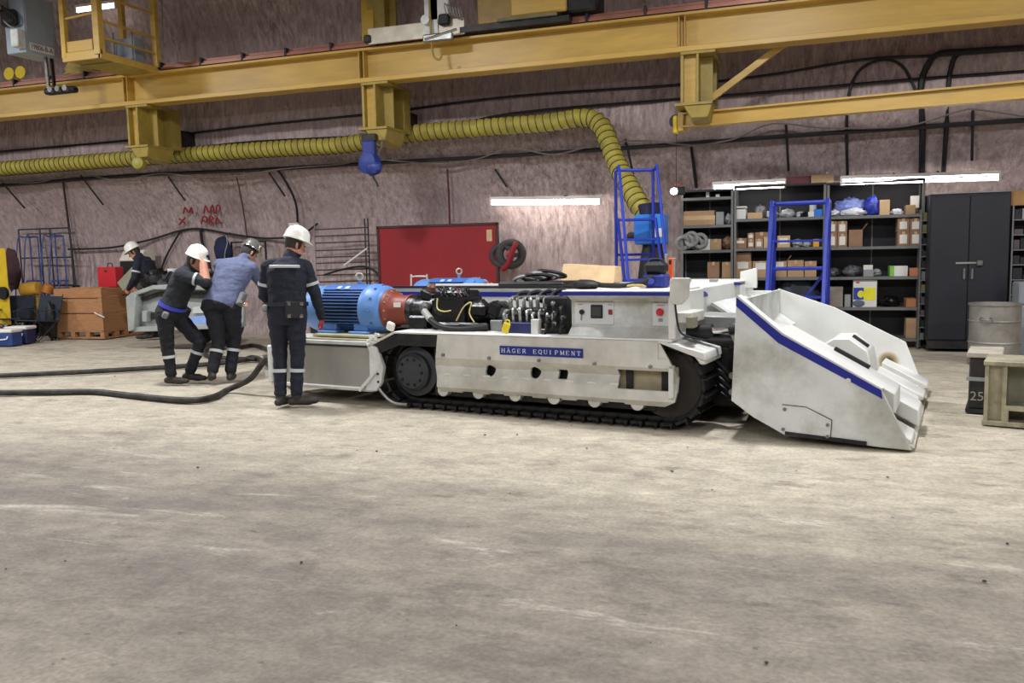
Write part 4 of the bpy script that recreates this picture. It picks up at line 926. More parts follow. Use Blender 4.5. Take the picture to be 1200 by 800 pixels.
def heap(name, px0, px1, pt, zb, label, m_, cat='bag', n=3, depth=.34, y0=.08, seed=1, Y=SY, group=None):
    xa, xb = xat(px0, pt, Y+y0), xat(px1, pt, Y+y0); h = zat((px0+px1)/2, pt, Y+y0)-zb
    mb = MB(); rnd = random.Random(seed); w_ = xb-xa
    mb.ball((0, depth/2, h*.42), (w_/2*.96, depth*.48, h*.55), 20, 12, .45, seed, 3.2)
    v = [(x, y, max(z, 0.0)) for x, y, z in mb.v]; mb.v = v
    o = mb.build(name, m_, angle=70); o.location = ((xa+xb)/2, Y+y0, zb); tag(o, label, cat, group)
    return o
# unit A
zz = zA
for px0, px1, pt, lb in ((800, 838, 258, 'lowest flat carton of the pile on the narrow shelf unit'), (800, 838, 252.5, 'middle flat carton of the pile on the narrow shelf unit'), (801, 837, 247, 'top flat carton of the pile on the narrow shelf unit')):
    pb = {258: 0, 252.5: 258, 247: 252.5}[pt]
    zb = zz[1] if pb == 0 else zat(820, pb, SY+.04)
    carton(px0, px1, pt, zb, lb, CARD3 if pt == 252.5 else CARD, sticker=None, tape=False)
carton(839, 848, 248, zz[1], 'thin grey box leaning beside the flat cartons', GREY, 'box', .25, tape=False)
heap('plastic_bag', 848, 859, 250, zz[1], 'clear plastic bag on the narrow shelf unit right of the flat cartons', PLASTIC, seed=2)
carton(820, 832, 280, zz[2], 'white box beside the tangled grey hoses', PAPER, 'box', .28, tape=False)
carton(832, 845, 280, zz[2], 'plain tan carton right of the white box on the narrow unit', CARD)
heap('brown_bag', 845, 859, 276, zz[2], 'brown wrapped bag at the right end of the narrow unit', CARD2, 'bag', seed=4)
hz = empty('hose_tangle', (xat(810), SY-.08, zz[2]), 0, 'tangle of grey corrugated hoses at the left end of the narrow shelves', 'hoses')
for i in range(5):
    MB().ring((-.14+.07*i, .1+.05*(i % 2), .12+.03*(i % 3)), (random.uniform(-.6, .6), 1, random.uniform(-.5, .5)), .10, .032, 18, 8).build('hose_loop', mat('hose_grey', '#8d8d8a', .6, var=.3, scale=30), hz)
carton(829, 843, 307, zz[3], 'dark tan carton on the low shelf of the narrow unit', CARD2)
carton(846, 858, 307, zz[3], 'tan carton beside the post on the low shelf of the narrow unit', CARD)
b1 = MB().box(-.05, .0, 0, .06, 0, .09).build('small_tin', GREYWHITE); b1.location = (xat(830), SY+.1, zz[0]); tag(b1, 'small pale tin on the top board of the narrow unit', 'tin')
b1 = MB().box(-.03, .03, 0, .06, 0, .05).build('small_tin', PAPER); b1.location = (xat(840), SY+.1, zz[0]); tag(b1, 'tiny white packet on the top board of the narrow unit', 'packet')
# unit B
zz = zB
carton(863, 874, 245, zz[0], 'white box at the left end of the middle unit top shelf', PAPER, 'box', .3, tape=False)
lid = MB().box(-.075, .075, 0, .3, 0, .025).build('box_lid', PAPER); lid.location = (xat(868.5, 243, SY+.04), SY+.04, zat(868, 243.5, SY+.04)); tag(lid, 'white lid lying on top of the white box, middle unit', 'lid')
carton(876, 893, 249, zz[0], 'shallow open tray of fittings on the middle unit top shelf', CARD3, 'tray', flaps=False, tape=False)
heap('plastic_bag', 883, 899, 240, zz[0], 'smoky plastic bag behind the open tray on the middle unit', PLASTIC_D, y0=.2, seed=6, depth=.24)
heap('plastic_bag', 897, 912, 246, zz[0], 'clear bag behind the ladder post, middle unit top shelf', PLASTIC, seed=7)
heap('plastic_bag', 914, 932, 244, zz[0], 'wide clear bag in the centre of the middle unit top shelf', PLASTIC, seed=8)
heap('plastic_bag', 932, 944, 247, zz[0], 'grey-white bag right of the wide clear bag', PLASTIC, seed=9)
heap('black_part', 937, 950, 248, zz[0], 'black part lying in front on the middle unit top shelf', BLACKOIL, 'machine part', y0=.03, seed=10, depth=.2)
carton(947, 954, 248, zz[0], 'small white box left of the blue bin', PAPER, 'box', .2, tape=False)
carton(954, 964, 245, zz[0], 'bright blue bin at the right end of the middle unit top shelf', mat('bin_blue', '#2a6fd0', .4), 'bin', .3, tape=False)
tn = MB().lathe([(.055, 0), (.055, .20), (.045, .21)], (0, 0, 0), (0, 0, 1), 16).build('spray_can', PAPER); tn.location = (xat(953, 238, SY+.32), SY+.32, zz[0]+.02); tag(tn, 'tall white can at the back of the middle unit top shelf', 'can')
sh = carton(861, 875, 279, zz[1], 'tan carton at the left end of the middle unit second shelf', CARD2, sticker=(.5, .75))
carton(876, 884, 280, zz[1], 'lower small carton beside the second shelf left carton', CARD2, sticker=(.2, .6))
zt_ = zat(880, 280, SY+.04); carton(876, 884, 273, zt_, 'upper small carton stacked on the small carton, middle unit', CARD2, sticker=(.2, .7))
carton(885, 894, 280, zz[1], 'small carton with pale label behind the ladder, middle unit', CARD, sticker=(.2, .7))
zt_ = zat(890, 280, SY+.04); carton(885, 900, 272, zt_, 'carton stacked on the labelled one, middle unit second shelf', CARD2)
carton(895, 908, 277, zz[1], 'pale topped carton partly hidden by the ladder post', CARD3)
carton(911, 926, 276, zz[1], 'pale carton with white label in the centre of the ladder', CARD3, sticker=(.3, .8))
heap('plastic_bag', 928, 941, 280, zz[1], 'white plastic bag between ladder posts, middle unit second shelf', PLASTIC, seed=11)
heap('plastic_bag', 940, 952, 283, zz[1], 'low clear bag left of the yellow box', PLASTIC, seed=12)
carton(953, 960, 280, zz[1], 'small yellow box on the middle unit second shelf', mat('box_amber', '#d79b2d', .6), 'box', .2, tape=False)
carton(861, 881, 306, zz[2], 'big carton at the left of the middle unit third shelf', CARD, sticker=(.55, .95))
zt_ = zat(870, 306, SY+.08); carton(862, 880, 296, zt_, 'grey lidded carton on the big left carton, middle unit', CARD2, y0=.08, tape=False)
carton(882, 901, 306, zz[2], 'carton with pale label behind the left ladder post', CARD, sticker=(.5, .9))
carton(904, 922, 306, zz[2], 'open carton with raised flap inside the ladder', CARD, sticker=(.6, .95), flaps=True)
carton(923, 942, 305, zz[2], 'plain carton in the centre right of the middle unit third shelf', CARD)
carton(943, 957, 306, zz[2], 'plain carton behind the right ladder post', CARD)
tp = heap('dark_tarp', 908, 962, 328, zz[3], 'dark grey tarpaulin heap on the fourth shelf of the middle unit', mat('tarp_grey', '#3f444c', .6, var=.25), 'tarp', y0=.02, seed=13, depth=.42)
# unit C
zz = zC
heap('plastic_bag', 970, 986, 245, zz[0], 'small white bag at the left end of the right unit top shelf', mat('white_bag', '#d4d6d8', .4, var=.1, bump=.5, bscale=25), seed=14, y0=.03)
heap('plastic_bag', 987, 1015, 243, zz[0], 'long white bag at the front of the right unit top shelf', MATS['white_bag'], seed=15, y0=.02, depth=.2)
heap('blue_film_bag', 975, 1018, 231, zz[0], 'big crumpled pale blue film bag on the right unit top shelf', PLASTIC_B, seed=16, y0=.22, depth=.24)
heap('blue_film_bag', 1014, 1034, 229, zz[0], 'deep blue film bag right of the pale blue one', mat('deep_blue_film', '#2e3fa6', .3, var=.4, scale=14, bump=.6, bscale=22), seed=17, y0=.06)
carton(1031, 1043, 234, zz[0], 'tan carton sack at the right of the blue film bags', CARD3, 'carton', .3, y0=.10, tape=False)
heap('plastic_bag', 1044, 1060, 244, zz[0], 'small knobbly white bag right of the tan sack', MATS['white_bag'], seed=18, depth=.2)
carton(1062, 1073, 240, zz[0], 'small tan carton under the white packet at the shelf end', CARD, tape=False)
pk = MB().box(-.06, .06, 0, .05, 0, .18).build('white_packet', PAPER, bevel=.005); pk.location = (xat(1072.5, 232, SY+.30), SY+.32, zz[0]+.10); tag(pk, 'white packet standing behind the small carton at the right shelf end', 'packet')
st = MB().box(-.04, .04, 0, .06, 0, .10).build('packet_stand', CARD2); st.location = (xat(1072.5, 232, SY+.30), SY+.315, zz[0]); tag(st, 'brown block under the white packet on the right unit', 'block')
def four(pxa, pxm, pxb, where, ytop, ymid):
    for k, (a_, b_) in enumerate(((pxa, pxm), (pxm+.6, pxb))):
        side = 'left' if k == 0 else 'right'
        carton(a_, b_, ymid, zz[1], 'lower %s labelled carton of the four %s' % (side, where), CARD2, sticker=(.15, .8))
        zt__ = zat((a_+b_)/2, ymid, SY+.04)
        carton(a_, b_, ytop, zt__, 'upper %s labelled carton of the four %s' % (side, where), CARD2, sticker=(.2, .75))
four(969, 981, 993, 'at the left of the right unit', 259, 274)
four(1052, 1066, 1080, 'at the right end of the right unit', 255.5, 271.5)
carton(995, 1011, 269, zz[1], 'plain open carton beside the four left cartons', CARD2, flaps=True)
heap('plastic_bag', 968, 984, 314, zz[2], 'small bag of fittings at the left of the right unit third shelf', PLASTIC_D, seed=20)
heap('plastic_bag', 987, 1012, 311, zz[2], 'smoky clear bag on the right unit third shelf', PLASTIC_D, seed=21)
carton(1012, 1024, 316, zz[2], 'grey parts box on the right unit third shelf', GREY, 'box', .2, tape=False)
cz = zat(1018, 316, SY+.04); tag_ = carton(1012, 1023, 310.5, cz, 'white topped packet on the grey parts box', PAPER, 'packet', .18, tape=False)
heap('plastic_bag', 1022, 1034, 315, zz[2], 'pale crumpled bag right of the grey parts box', PLASTIC, seed=22)
carton(1043, 1048, 311.5, zz[2], 'green end box on the right unit third shelf', mat('box_green', '#7db84a', .6), 'box', .25, tape=False)
carton(1048, 1064, 311.5, zz[2], 'white box next to the green one, third shelf', PAPER, 'box', .25, tape=False)
carton(1066, 1078, 314, zz[2], 'orange-tan carton at the right end of the third shelf', mat('card_orange', '#b87a52', .8), tape=False)
sq = carton(965, 988, 336, zz[3], 'dirty grey wooden box on the fourth shelf of the right unit', mat('dirty_box', '#9a9084', .7, var=.2, dirt='#554c42', damt=.6), 'box', .34, tape=False)
carton(990, 997, 345, zz[3], 'small grey tin behind the wooden box, fourth shelf', GREY, 'tin', .1, tape=False)
# printed white / yellow / blue carton
pc = carton(1000, 1028, 328, zz[3], 'white carton printed with yellow and blue blocks', PAPER, 'carton', .22, tape=False)
xa, xb = xat(1000, 345, SY+.04), xat(1028, 345, SY+.04); w_ = xb-xa; h_ = zat(1014, 328, SY+.04)-zz[3]
MB().box(-w_*.05, w_*.44, -.003, 0, h_*.26, h_*.72).build('yellow_print', mat('print_yellow', '#e8e02a', .5), pc)
MB().box(-w_*.48, -w_*.05, -.003, 0, h_*.28, h_*.72).build('blue_print', mat('print_blue', '#27409a', .5), pc)
MB().ball((-w_*.17, -.003, h_*.48), (.05, .004, .055), 12, 6).build('yellow_figure_print', MATS['print_yellow'], pc)
MB().ball((-w_*.26, -.003, h_*.14), (.09, .004, .055), 12, 6).build('grey_wheel_print', mat('print_grey', '#5a6270', .5), pc)
MB().box(-w_*.38, -w_*.24, -.003, 0, h_*.88, h_*.94).build('red_mark_print', REDV, pc)
heap('black_part', 1032, 1056, 347, zz[3], 'black machine part with hoses on the fourth shelf of the right unit', BLACKOIL, 'machine part', seed=24, depth=.3)
carton(1062, 1074, 350, zz[3], 'small orange-tan carton at the end of the fourth shelf', MATS['card_orange'], tape=False)
carton(1062, 1074, 373, zz[4], 'tall tan carton alone on the bottom shelf', CARD, tape=False)
# boxes on top of shelves
bx = MB().box(-.18, .18, 0, .2, 0, .12).build('red_box', mat('dull_redbrown', '#6a2e2e', .6)); bx.location = (xat(936, 210, SY+.15), SY+.15, zat(915, 216)+.0); tag(bx, 'dull red box on top of the middle shelf unit', 'box')
bx = MB().box(-.17, .17, 0, .2, 0, .13).build('pale_box', CARD3); bx.location = (xat(963, 207, SY+.15), SY+.15, zat(915, 216)+.0); tag(bx, 'pale box on top of the shelves right of the dull red one', 'box')
# --- black two-door cabinet
CY = 13.30; xl, xr = xat(1088, 320, CY), xat(1182, 320, CY); ct = zat(1135, 225, CY)
cbn = empty('steel_cabinet', ((xl+xr)/2, CY, 0), 0, 'tall black two-door steel cabinet right of the shelves', 'cabinet'); hw = (xr-xl)/2
MB().box(-hw, hw, .02, .6, .06, ct).build('body', CABM, cbn, .006)
for s_ in (-1, 1):
    x0_, x1_ = (-hw+.01, -.003) if s_ < 0 else (.003, hw-.01)
    dr = MB().box(x0_, x1_, -.004, .02, .16, ct-.05).build('door', CABM, cbn, .005)
    MB().box(s_*.05-.02, s_*.05+.02, -.035, -.004, ct*.5-.10, ct*.5+.06).build('handle', CHROME, dr, .01)
MB().box(-.16, .12, -.02, -.006, ct*.5+.12, ct*.5+.145).build('lock_bar', GREY, cbn)
MB().box(.10, .18, -.05, -.006, ct*.5+.09, ct*.5+.17).build('padlock', STEEL, cbn, .01)
MB().box(-hw, hw, .0, .6, .03, .14).build('plinth', DARK, cbn)
MB().box(-hw-.005, hw+.005, -.006, .6, ct-.012, ct).build('top_trim', GREY, cbn)
# --- drawer racks
def drawer_rack(pxl, pxr, pt, pb, Y, n, label, seed):
    xl, xr = xat(pxl, (pt+pb)/2, Y), xat(pxr, (pt+pb)/2, Y); zt, zb = zat((pxl+pxr)/2, pt, Y), zat((pxl+pxr)/2, pb, Y)
    e_ = empty('bin_rack', ((xl+xr)/2, Y, 0), 0, label, 'bin rack'); hw = (xr-xl)/2; rnd = random.Random(seed)
    MB().box(-hw, hw, .28, .30, 0, zt).build('back', SHELFB, e_)
    for s_ in (-hw, hw-.02): MB().box(s_, s_+.02, 0, .3, 0, zt).build('side', SHELF, e_)
    for k in range(n):
        z = zb+(zt-zb)*k/n; hgt = (zt-zb)/n
        MB().box(-hw+.02, hw-.02, .0, .28, z, z+.015).build('shelf_board', SHELF, e_)
        x = -hw+.03
        while x < hw-.08:
            w2 = rnd.uniform(.07, .13); w2 = min(w2, hw-.03-x)
            m_ = rnd.choice([DARK, DARK, SHELF, SHELFB, DARK, GREY, mat('bin_olive', '#67653a', .6), mat('bin_mauve', '#4f444c', .6)])
            MB().box(x, x+w2-.008, .02, .24, z+.015, z+hgt*rnd.uniform(.4, .85)).build('bin', m_, e_, .004); x += w2
drawer_rack(1077, 1091, 245, 398, 13.62, 11, 'slim black bin rack squeezed between shelves and cabinet', 3)
drawer_rack(1184, 1222, 240, 398, 13.35, 9, 'parts bin rack at the right edge beside the black cabinet', 5)
bx = MB().box(-.2, .25, 0, .25, 0, .2).build('wooden_box', mat('box_ochre', '#a37a4a', .7, var=.2)); bx.location = (xat(1196, 235, 13.4), 13.4, zat(1200, 240, 13.35)); tag(bx, 'ochre wooden box on top of the right bin rack', 'box')
# --- drum, grey box, stands
dpz = onZ(1168, 428); R_ = .29
dm = empty('steel_drum', (dpz.x, dpz.y+.2, 0), .4, 'dented grey steel drum in front of the black cabinet', 'drum')
DRM = mat('drum_zinc', '#a19d95', .4, .55, var=.15, dirt='#5f594f', damt=.6, dscale=4)
MB().lathe([(R_, 0), (R_+.01, .01), (R_+.01, .03), (R_, .04), (R_-.0, .26), (R_+.012, .275), (R_, .29), (R_, .53), (R_+.012, .545), (R_, .56), (R_, .73), (R_+.014, .745), (R_+.014, .765), (R_-.01, .765), (R_-.012, .70), (.02, .70)], (0, 0, 0), (0, 0, 1), 40).build('shell', DRM, dm)
MB().tube(catmull([(-.27, -.14, .60), (-.30, -.17, .57), (-.22, -.25, .57), (-.20, -.22, .60)], 4), .012, 6).build('handle', STEEL, dm)
gp = onY(1190, 360, 12.6)
gb = MB().box(0, .6, 0, .45, 0, .70).box(0.02, .58, .02, .43, .70, 1.0).build('grey_bin', mat('bin_grey', '#83888a', .5, var=.1), bevel=.02); gb.location = (gp.x, 12.5, 0); tag(gb, 'pale grey plastic bin at the right edge behind the drum', 'bin')
s0 = onZ(1131, 483); sb_ = empty('jack_stand', (s0.x, s0.y, 0), math.radians(-12), 'dark steel stand painted with white 25 beside the drum', 'stand')
sw = .24
MB().box(0, sw, 0, .5, 0, .04).build('base_plate', DARK, sb_); MB().box(.02, sw, .0, .45, .04, .30).build('lower_block', DARK, sb_, .01); MB().box(.02, sw, .03, .48, .30, .50).build('upper_block', mat('stand_brown', '#2e2726', .6, var=.3), sb_, .01)
MB().box(0, sw+.02, 0, .48, .29, .32).build('mid_plate', GREY, sb_); MB().box(0, sw+.04, -.02, .5, .50, .55).build('top_plate', mat('stand_top', '#a39b8c', .6, var=.2), sb_, .008)
flat_text('25', .115, mat('chalk_white', '#8f8a84', .8), sb_, Matrix.Translation((.088, -.004, .15)) @ RX, 'painted_number')
s1_ = onZ(1152, 497); st2 = empty('jack_stand', (s1_.x, s1_.y, 0), math.radians(-14), 'pale yellowed steel stand with open window nearest the right edge', 'stand')
PY = mat('stand_pale', '#a9a287', .5, .2, var=.2, dirt='#4f4836', damt=.85, dscale=5)
MB().box(-.01, .62, -.02, .5, 0, .035).build('base_plate', PY, st2); MB().box(-.01, .62, -.02, .5, .50, .54).build('top_plate', PY, st2, .006)
MB().box(0, .03, 0, .48, .035, .50).build('side_plate', PY, st2); MB().box(.52, .55, 0, .48, .035, .50).build('side_plate', PY, st2)
MB().box(.13, .16, .01, .46, .035, .50).build('web_plate', PY, st2)
MB().box(.03, .13, .05, .07, .035, .50).build('front_plate', PY, st2)
MB().box(.16, .52, .22, .24, .035, .50).build('back_plate', mat('stand_shaded', '#8d8a75', .6, .2, var=.2), st2)  # darker copy of the stand paint, recess shade put into the colour
MB().box(.15, .42, .0, .2, .13, .17).box(.15, .18, .0, .2, .035, .13).box(.39, .42, .0, .2, .035, .13).build('window_frame', PY, st2)
# --- rolling ladders
def rolling_ladder(loc, rz, W, H, n, run, label, rails=.0, group='blue rolling ladders', m_=LADDER, scale_t=.022):
    e_ = empty('rolling_ladder', loc, rz, label, 'ladder', group); r = scale_t
    for sx in (-W/2, W/2):
        MB().tube([(sx, 0, .06), (sx, 0, H+rails)], r, 8).build('rear_post', m_, e_)
        MB().tube([(sx, -run, .06), (sx, -.12, H)], r, 8).build('stringer', m_, e_)
        if rails > 0:
            MB().tube(catmull([(sx, 0, H+rails), (sx, -.14, H+rails), (sx, -.26, H+rails-.10), (sx, -run*.75, H*.55), (sx, -run-.02, .45)], 5), r*.9, 8).build('handrail', m_, e_)
        MB().tube([(sx, 0, .12), (sx, -run*.93, .12)], r*.8, 8).build('base_rail', m_, e_)
        for y in (0, -run): MB().lathe([(.02, -.015), (.06, -.015), (.06, .015), (.02, .015)], (sx*1.05, y, .06), (1, 0, 0), 14).build('caster', BLACK, e_)
    for k in range(n):
        t = (k+1)/n; z = .06+(H-.06)*t; y = -run+(run-.12)*t
        MB().box(-W/2, W/2, y-.02, y+.16, z-.03, z).build('tread', m_, e_, .004)
    if rails > 0:
        MB().tube([(-W/2, 0, H+rails), (W/2, 0, H+rails)], r, 8).build('top_bar', m_, e_)
    MB().tube([(-W/2, 0, H*.4), (W/2, 0, H*.4)], r*.8, 8).build('cross_bar', m_, e_)
    MB().tube([(-W/2, 0, H*.75), (W/2, 0, H*.75)], r*.8, 8).build('cross_bar', m_, e_)
    MB().tube([(-W/2, 0, .15), (W/2, 0, H*.75)], r*.6, 8).build('cross_brace', m_, e_)
    return e_
la = onY(744, 300, 11.6); rolling_ladder((la.x, 11.6, 0), math.radians(24), .52, 1.95, 7, 1.0, 'tall blue rolling ladder in front of the blue fan', .66)
lb_ = onY(938, 300, 12.75); rolling_ladder((lb_.x, 12.75, 0), math.radians(-6), .74, 1.62, 4, .8, 'wide blue rolling ladder in front of the shelves', .52, scale_t=.034)
# --- blue fan under the duct
fp = onY(764, 288, 12.05)
fn = empty('duct_fan', (fp.x, 12.05, 0), 0, 'blue blower box on a black stand where the yellow duct ends', 'fan')
FB = mat('fan_blue', '#2f7fd2', .4, var=.08)
MB().box(-.22, .20, -.16, .24, 1.60, 2.02).build('blower_box', FB, fn, .015)
MB().box(-.225, .0, -.165, -.16, 1.64, 1.98).build('front_panel', mat('fan_blue2', '#2a6fc0', .4), fn, .003)
MB().box(.04, .17, -.166, -.16, 1.70, 1.82).build('paper_notice', PAPER, fn)
MB().lathe([(.17, 0), (.18, .14), (.16, .16)], (-.02, .05, 2.02), (-.05, 0, 1), 20).build('duct_collar', mat('collar_navy', '#1b2140', .5), fn)
MB().lathe([(.36, 0), (.30, .5), (.20, 1.2), (.14, 1.6)], (0, .03, 0), (0, 0, 1), 20).build('stand_cone', BLACK, fn)
MB().lathe([(.025, 0), (.06, .05), (.06, .10), (.025, .11)], (-.26, -.05, 1.72), (-.2, -1, 0), 12).build('side_knob', DARK, fn)
# ================================================================ people
def capsule(mb, p0, p1, r0, r1, n=14, sq=None, hint=None):
    """tapered limb with rounded ends; sq squashes the second cross axis"""
    p0, p1 = Vector(p0), Vector(p1); x, y, a = frame_from(p1-p0, hint); L_ = (p1-p0).length
    rings = []
    for i in range(5): t = math.radians(-90+90*i/4.0*0.999); rings.append((-r0*0+math.sin(t)*r0, max(.0008, math.cos(t)*r0)))
    for i in range(1, 5): rings.append((L_*i/5, r0+(r1-r0)*i/5))
    for i in range(5): t = math.radians(90*i/4.0*0.999); rings.append((L_+math.sin(t)*r1, max(.0008, math.cos(t)*r1)))
    s_ = sq or 1.0; vs = []
    for h, r in rings:
        for k in range(n):
            an = 2*math.pi*k/n; vs.append(p0+a*h+x*math.cos(an)*r+y*math.sin(an)*r*s_)
    fs = []
    for i in range(len(rings)-1):
        for k in range(n): fs.append((i*n+k, i*n+(k+1) % n, (i+1)*n+(k+1) % n, (i+1)*n+k))
    fs += [tuple(range(n))[::-1], tuple(range((len(rings)-1)*n, len(rings)*n))]
    mb._add(vs, fs)
def loft(mb, rings, n=20):
    """rings: (centre, side vector, front vector, rx, ry)"""
    vs = []
    for c, sd, fr, rx, ry in rings:
        for k in range(n):
            an = 2*math.pi*k/n; vs.append(Vector(c)+sd*math.cos(an)*rx+fr*math.sin(an)*ry)
    fs = []
    for i in range(len(rings)-1):
        for k in range(n): fs.append((i*n+k, i*n+(k+1) % n, (i+1)*n+(k+1) % n, (i+1)*n+k))
    fs += [tuple(range(n))[::-1], tuple(range((len(rings)-1)*n, len(rings)*n))]
    mb._add(vs, fs)
def make_person(loc, label, J, top, pants, face, head_fwd, glove=None, helmet=HELMET, bulk=1.0, girth=1.0, stripes=(), belt=None, pouches=(), S=1.0, yoke=False, drop=.10):
    """J: joints in a frame with x to the right of the view, y away, z up. face: unit direction of the chest."""
    root = empty('person', loc, YAW, label, 'person')
    J = {k: Vector(v) for k, v in J.items()}; prim = []; mb = MB()
    def cap(a, b, r0, r1, zone, sq=None):
        a = Vector(a); b = Vector(b); capsule(mb, a, b, r0*S, r1*S, sq=sq); prim.append((a, b, r0*S, r1*S, zone))
    up_t = (J['chest']-J['pelvis']).normalized()
    hipl, hipr, shl, shr = J['hip_l'], J['hip_r'], J['sh_l'], J['sh_r']
    sdp = (hipr-hipl).normalized(); sdc = (shr-shl).normalized()
    fp_ = sdp.cross(up_t); fp_ = -fp_ if fp_.dot(Vector(face)) < 0 else fp_
    fc = sdc.cross(up_t); fc = -fc if fc.dot(Vector(face)) < 0 else fc
    g = girth*S; pel, che, nek = J['pelvis'], J['chest'], J['neck']
    mid = pel.lerp(che, .45)
    rr = [(pel-up_t*.13*S, sdp, fp_, .12*g, .10*g), (pel-up_t*.07*S, sdp, fp_, .172*g, .135*g), (pel, sdp, fp_, .178*g, .14*g), (pel+up_t*.08*S, sdp, fp_, .168*g, .13*g),
          (mid, sdp.lerp(sdc, .5).normalized(), fp_.lerp(fc, .5).normalized(), .165*g, .125*g), (che-up_t*.03*S, sdc, fc, .185*g, .135*g), (che+up_t*.06*S, sdc, fc, .19*g, .13*g),
          (che.lerp(nek, .62), sdc, fc, .165*g, .105*g), (che.lerp(nek, .9), sdc, fc, .09*g, .075*g)]
    loft(mb, rr)
    prim.append((pel-up_t*.1*S, pel+up_t*(drop-.04)*S, .15*g, .15*g, 'pants')); prim.append((pel+up_t*drop*S, che, .155*g, .165*g, 'top')); prim.append((che, che.lerp(nek, .8), .165*g, .11*g, 'top'))
    hd = J['head']; f_ = Vector(head_fwd).normalized(); u_ = (Vector((0, 0, 1))+ (hd-nek).normalized()*.6); u_ = (u_-f_*u_.dot(f_)).normalized(); r_ = f_.cross(u_)
    cap(che.lerp(nek, .7), nek.lerp(hd, .6), .062, .058, 'skin')
    cap(che.lerp(nek, .75), nek, .075, .07, 'top')
    # head
    loft(mb, [(hd+u_*z*S+f_*o*S, r_, f_, rx*S, ry*S) for z, o, rx, ry in ((-.125, .035, .03, .04), (-.11, .025, .052, .068), (-.075, .015, .064, .085), (-.03, .005, .072, .094), (.02, .0, .077, .099), (.06, -.003, .074, .095), (.095, -.006, .055, .072), (.112, -.008, .02, .03))], 18)
    prim.append((hd-u_*.08*S, hd+u_*.06*S, .085*S, .085*S, 'skin'))
    cap(hd+f_*.088*S+u_*.005*S, hd+f_*.112*S-u_*.032*S, .011, .016, 'skin')
    for s_ in (-1, 1): cap(hd+r_*s_*.076*S-u_*.0*S-f_*.01*S, hd+r_*s_*.078*S-u_*.035*S-f_*.008*S, .018, .013, 'skin', .6)
    cap(hd+f_*.085*S-u_*.062*S-r_*.02*S, hd+f_*.085*S-u_*.062*S+r_*.02*S, .012, .012, 'skin')
    # arms
    for sd in 'lr':
        a, e, w_ = J['sh_'+sd], J['el_'+sd], J['wr_'+sd]
        cap(che.lerp(nek, .62).lerp(a, .45), a, .072*bulk, .068*bulk, 'top')
        cap(a, e, .068*bulk, .057*bulk, 'top'); cap(e, w_, .056*bulk, .044*bulk, 'top' if ('bare_'+sd) not in J else 'skin')
        fd = (w_-e).normalized() if ('hand_'+sd) not in J else (J['hand_'+sd]-w_).normalized()
        pn = Vector(J.get('palm_'+sd, -sdc if sd == 'r' else sdc)); pn = (pn-fd*pn.dot(fd)).normalized(); si = fd.cross(pn)
        tz = 'glove' if glove else 'skin'
        cap(w_-fd*.02*S, w_+fd*.03*S, .031, .032, tz)
        for k in range(4):       # palm and four fingers, slightly curled
            o_ = si*(-.030+.020*k)*S
            cap(w_+o_*.6, w_+fd*.082*S+o_, .017, .014, tz)
            ln = (.066, .078, .072, .055)[k]*S
            k1 = w_+fd*.085*S+o_; k2 = k1+(fd*.90+pn*.40).normalized()*ln*.52; k3 = k2+(fd*.55+pn*.85).normalized()*ln*.5
            cap(k1, k2, .0115, .0105, tz); cap(k2, k3, .0105, .0085, tz)
        t0 = w_+fd*.022*S-si*.030*S; t1 = t0+(fd*.55-si*.6+pn*.3).normalized()*.045*S; t2 = t1+(fd*.85-si*.1+pn*.4).normalized()*.035*S
        cap(t0, t1, .015, .0125, tz); cap(t1, t2, .0125, .010, tz)
    # legs and boots
    for sd in 'lr':
        h, k, a, t = J['hip_'+sd], J['kn_'+sd], J['an_'+sd], J['toe_'+sd]
        cap(h, k, .098*bulk*girth**.5, .070*bulk, 'pants'); cap(k, a+(k-a)*.12, .070*bulk, .060*bulk, 'pants')
        fd = (t-a); fh = Vector((fd.x, fd.y, 0)).normalized(); heel = a-fh*.055*S+Vector((0, 0, -.045*S)) if ('heelup_'+sd) not in J else a-fh*.05*S-Vector((0, 0, .03*S))
        cap(a+Vector((0, 0, .05*S)), a+Vector((0, 0, -.01*S)), .052, .050, 'boot')
        cap(heel, t.lerp(heel, .25), .040, .046, 'boot'); cap(t.lerp(heel, .3), t, .046, .040, 'boot', .8)
    # one continuous skin
    me = mb.mesh('body', None, smooth=False); o = mk('tmp_body', me)
    rm = o.modifiers.new('r', 'REMESH'); rm.mode = 'VOXEL'; rm.voxel_size = .0075
    sm = o.modifiers.new('s', 'SMOOTH'); sm.iterations = 4; sm.factor = .5
    dg = bpy.context.evaluated_depsgraph_get(); dg.update(); bm_ = bpy.data.meshes.new_from_object(o.evaluated_get(dg)); bpy.data.objects.remove(o)
    nv = len(bm_.vertices); co = np.empty(nv*3, np.float32); bm_.vertices.foreach_get('co', co); co = co.reshape(-1, 3)
    nf = len(bm_.polygons); fc_ = np.empty(nf*3, np.float32); bm_.polygons.foreach_get('center', fc_); fc_ = fc_.reshape(-1, 3)
    zones = ['top', 'pants', 'skin', 'boot', 'glove']
    def dist(P):
        best = np.full(len(P), 9.0); zi = np.zeros(len(P), np.int32)
        for a, b, r0, r1, z in prim:
            A_ = np.array(a); D_ = np.array(b)-A_; t = np.clip(((P-A_)@D_)/max(1e-9, D_@D_), 0, 1)
            d = np.linalg.norm(P-A_-t[:, None]*D_, axis=1)-(r0+(r1-r0)*t)
            q = d < best; best[q] = d[q]; zi[q] = zones.index(z)
        return zi
    zf = dist(fc_); zv = dist(co)
    # cloth folds
    for i in range(nv):
        if zv[i] < 2:
            p = Vector(co[i]); d = noise.noise(Vector((p.x*9, p.y*9, p.z*17)))*.009+noise.noise(Vector((p.x*22+5, p.y*22, p.z*34)))*.0035
            co[i] += np.array(bm_.vertices[i].normal)*d
